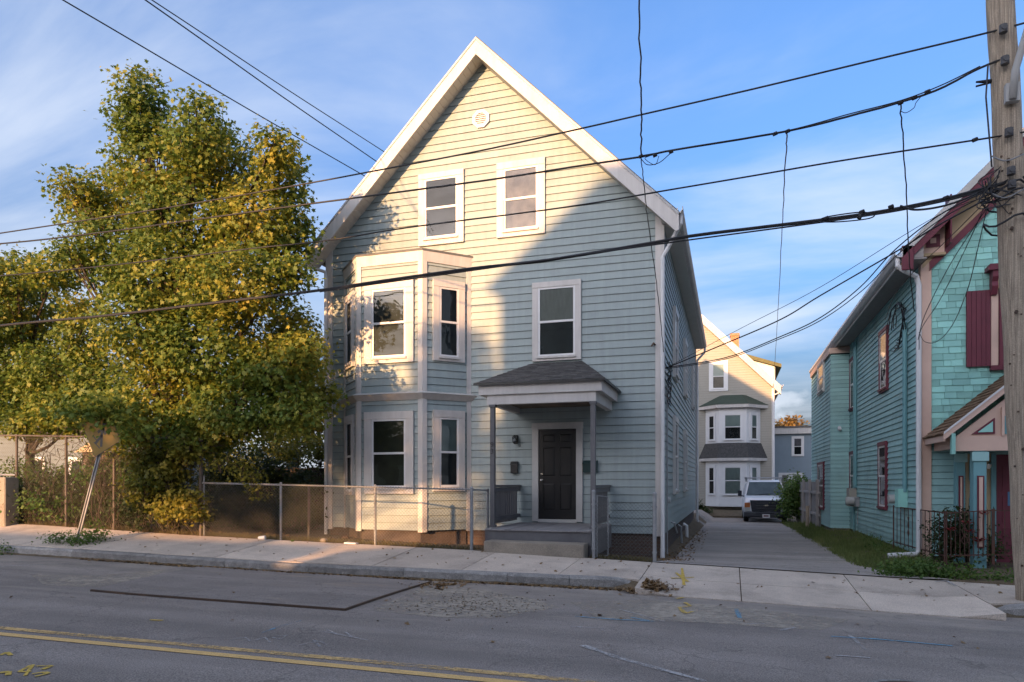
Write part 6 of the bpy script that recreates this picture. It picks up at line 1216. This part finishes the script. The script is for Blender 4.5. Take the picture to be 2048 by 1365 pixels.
for k, (lb, pts) in enumerate((('leftmost thin drop from the pole to the teal corner', [(1978, 410, 11), (1900, 530, 12.5), (1850, 630, 14.2), (1836, 680, 15.3)]), ('thin drop wire crossing the teal shingles to the corner board', [(1972, 408, 11), (1930, 500, 12), (1880, 600, 13.5), (1842, 660, 15.1), (1838, 700, 15.35)]), ('thin drop wire curving low under the shutter', [(1975, 412, 11), (1955, 500, 12), (1935, 580, 13), (1905, 650, 14.2), (1875, 683, 15), (1850, 684, 15.3), (1838, 665, 15.35)]), ('nearly straight drop wire from pole to teal side pipe', [(1970, 405, 11), (1905, 470, 12), (1800, 575, 14.5), (1770, 640, 17.5)]))):
    cable(lb, [P(*p) for p in pts], .006, name='service_wire', group='drop wires to the teal house')
b = MB()
for k in range(5):
    y = yS(1817) - .1 + .1 * k; c = Vector((XT - .12, y + .4, zS(1800, 655))); b.tube([c + Vector((random.gauss(0, .03), (.42 + .08 * k) * math.cos(w / 12 * 2 * math.pi), (.38 + .04 * k) * math.sin(w / 12 * 2 * math.pi))) for w in range(11)], .011, 4)
T('wire_coil', b, M['cable'], 'messy coils of black wire on the teal side wall near the pipe top', 'cable coil')
b = MB()
for k in range(6):
    pts = [Vector((XR + .05 + random.uniform(0, .1), YW + .25 + .35 * math.sin(w * 1.3 + k) * random.uniform(.5, 1) + .2, 3.95 - w * .12 + .08 * math.cos(k + w))) for w in range(8)]; b.tube(cat(pts, 4), .009, 4)
T('wire_coil', b, M['cable'], 'tangle of black wire on the right front corner of the grey house', 'cable coil')
b = MB()
for k in range(16):
    q = pole_at(385) + Vector((-.22, -.02, 0)); b.tube(cat([q + Vector((random.uniform(-.1, .1), random.uniform(-.08, .05), random.uniform(-.05, .35))), q + Vector((random.uniform(-.2, .05), random.uniform(-.1, .05), random.uniform(-.2, .2))), q + Vector((random.uniform(-.05, .4), -.03, random.uniform(-.45, .2)))], 6), .008, 4)
T('wire_tangle', b, M['cable'], 'tangle of black wires bunched at the left side of the pole', 'cable tangle')
cable('pale wire looping round the front of the pole', [(1982, 312), (2010, 322), (2040, 312), (2075, 295)], .01, Y=YPo - .28, m='galv'); cable('lower pale wire looping round the front of the pole', [(1985, 388), (2010, 396), (2045, 380), (2080, 360)], .008, Y=YPo - .28, m='galv')
# ================================================================== SMALL LITTER
def junk(nm, u, v, s, m, label, cat_, sq=.6):
    c = PG(u, v); b = MB(); ball(b, (c.x, c.y, c.z + s * sq * .7), s, 5, .8); b.v = [(x, y, c.z + (z - c.z) * sq + 0) for x, y, z in b.v]; b.v = [(x + random.gauss(0, s * .0), y, z) for x, y, z in b.v]; T(nm, b, M[m], label, cat_)
b = MB(); c = PG(523, 1081); b.tube([(c.x - .07, c.y, c.z + .045), (c.x + .07, c.y + .03, c.z + .05)], [.035, .05], 10); T('paper_cup', b, M['white'], 'white paper cup lying by the low fence', 'cup')
b = MB(); c = PG(702, 1088); b.hexa([(c.x - .13, c.y - .05, c.z), (c.x + .13, c.y - .05, c.z), (c.x + .14, c.y + .05, c.z), (c.x - .11, c.y + .06, c.z), (c.x - .13, c.y - .05, c.z + .03), (c.x + .13, c.y - .05, c.z + .015), (c.x + .14, c.y + .05, c.z + .02), (c.x - .11, c.y + .06, c.z + .035)]); T('paper_scrap', b, M['white'], 'flat white scrap of packaging at the foot of the low fence', 'litter')
junk('stone', 648, 1084, .09, 'concrete', 'pale stone at the foot of the fence left of the bay', 'stone'); junk('stone', 690, 1077, .11, 'redclay', 'reddish brick lump behind the fence by the bay foundation', 'stone', .5)
junk('leaf_ball', 585, 1083, .04, 'weed', 'small green fruit on the pavement by the fence post', 'fruit')
pts = []
for i in range(420):
    c = PG(random.gauss(940, 70), random.gauss(1212, 13)); b_ = 1; pts.append(c)
b = MB()
for c in pts: s = random.uniform(.004, .013); b.hexa([(c.x - s, c.y - s, c.z), (c.x + s, c.y - s * .7, c.z), (c.x + s * .8, c.y + s, c.z), (c.x - s, c.y + s * .6, c.z), (c.x - s * .6, c.y - s * .5, c.z + s), (c.x + s * .5, c.y - s * .6, c.z + s * .9), (c.x + s * .5, c.y + s * .5, c.z + s * .8), (c.x - s * .5, c.y + s * .5, c.z + s)])
T('gravel', b, M['soil'], 'loose gravel and crumbs on the road beside the steel plate', 'gravel', kind='stuff')
# rubble bed before the beige house
b = MB(); a, c = XU(1385, 40), XU(1500, 40); b.hexa([(a, 39.3, -.8), (c, 39.3, -.8), (c, 42, -.8), (a, 42, -.8), (a, 39.35, -.42), (c, 39.35, -.42), (c, 42, -.2), (a, 42, -.2)]); T('planting_bed', b, M['soil'], 'bare planting bed in front of the beige house bay', 'garden bed')
# ================================================================== ACROSS THE STREET (behind the camera; these buildings and a tree throw the shade)
O = thing('hipped_house', 'large house across the street whose shadow falls on the grey house', 'house', (0, -11, 0))
x0, x1, y0, y1, ze, zr2 = -11.5, 13.0, -15.8, -6.2, 10.1, 13.35
b = MB(); b.box(x0, x1, y0, y1, -.6, ze); obj('wall', b, M['beige'], O)
b = MB(); ev = [(x0 - .3, y1 + .3, ze - .0), (x0 - .3, y0 - .3, ze), (x1 + .3, y0 - .3, ze), (x1 + .3, y1 + .3, ze)]; ra, rb2 = (x0 + .85, -11, zr2), (x1 - 3, -11, zr2); b.quad(*ev); b.quad(ev[0], ra, ev[1]); b.quad(ev[1], ra, rb2, ev[2]); b.quad(ev[2], rb2, ev[3]); b.quad(ev[3], rb2, ra, ev[0]); obj('roof', b, M['greyroof'], O)
fo = Fr((0, y1, 0), math.pi)
for zz0 in (1.0, 4.0, 7.0):
    for xx in (-10, -6.5, -3, .5, 4, 7.5, 11): 
        if xx == .5 and zz0 == 1: continue
        window(O, fo, -xx - .55, -xx + .55, zz0, zz0 + 1.7, room='dark', trim='white')
b = MB(); fo.box(b, -1.1, -.1, 0, .05, -.2, 2.1); obj('door', b, M['maroon'], O)
GA = thing('shade_garages', 'unseen low garage row added to shade the road and pavement', 'garage', (-30, -8, 0)); b = MB(); b.box(-48, -13.05, -7.2, -6, -.5, 3.75); obj('wall', b, M['redbrown'], GA); b = MB(); b.box(-48.2, -13.03, -7.3, -5.95, 3.752, 3.85); obj('roof', b, M['greyroof'], GA)  # out of view, added for street shade; its end leaves a sun slit
for k in range(9): b = MB(); b.box(-47 + k * 3.7, -44.2 + k * 3.7, -5.99, -5.96, -.2, 2.3); obj('garage_door', b, M['trimdirty'], GA)
AN = thing('sun_slit_wall', 'unseen lean to and gate wall added to shape the sun streak', 'shed', (-12, -8, 0)); b = MB(); b.box(-12.35, -11.36, -7.1, -6.1, -.5, 3.7); b.box(-13.0, -12.352, -6.6, -6.5, -.5, 3.42); obj('wall', b, M['beige'], AN); b = MB(); b.prism([(-12.52, -7.15, 3.702), (-11.36, -7.15, 3.95), (-11.36, -7.15, 3.702)], (0, 1.1, 0)); obj('roof', b, M['greyroof'], AN)  # out of view, added with a low gate wall to trim the sun streak
def cz_(x, y, z): return (x, y, z)
tree('maple_tree', 'street maple on the opposite pavement shading the lower bay', (-13.9, -3.6, 0), [((-13.9, -4, 6.2), (1.1, 1.1, 1.1), 3600), ((-12.7, -4, 6.2), (.95, .9, 1.1), 3600), ((-13.3, -3.9, 5.3), (1.3, .9, .45), 2000), ((-15.3, -4.0, 5.4), (1.1, .9, .8), 1500), ((-11.95, -5, 7.8), (.75, .6, 1.25), 3000), ((-11.6, -5, 6.0), (.6, .6, 1.1), 1500), ((-11.45, -5, 4.7), (.35, .5, .9), 700), ((-14.9, -4, 4.5), (.9, .8, .6), 900), ((-16.7, -4, 5.1), (1.0, .8, .8), 2200)], M['maple'], .13, trunk=.13)
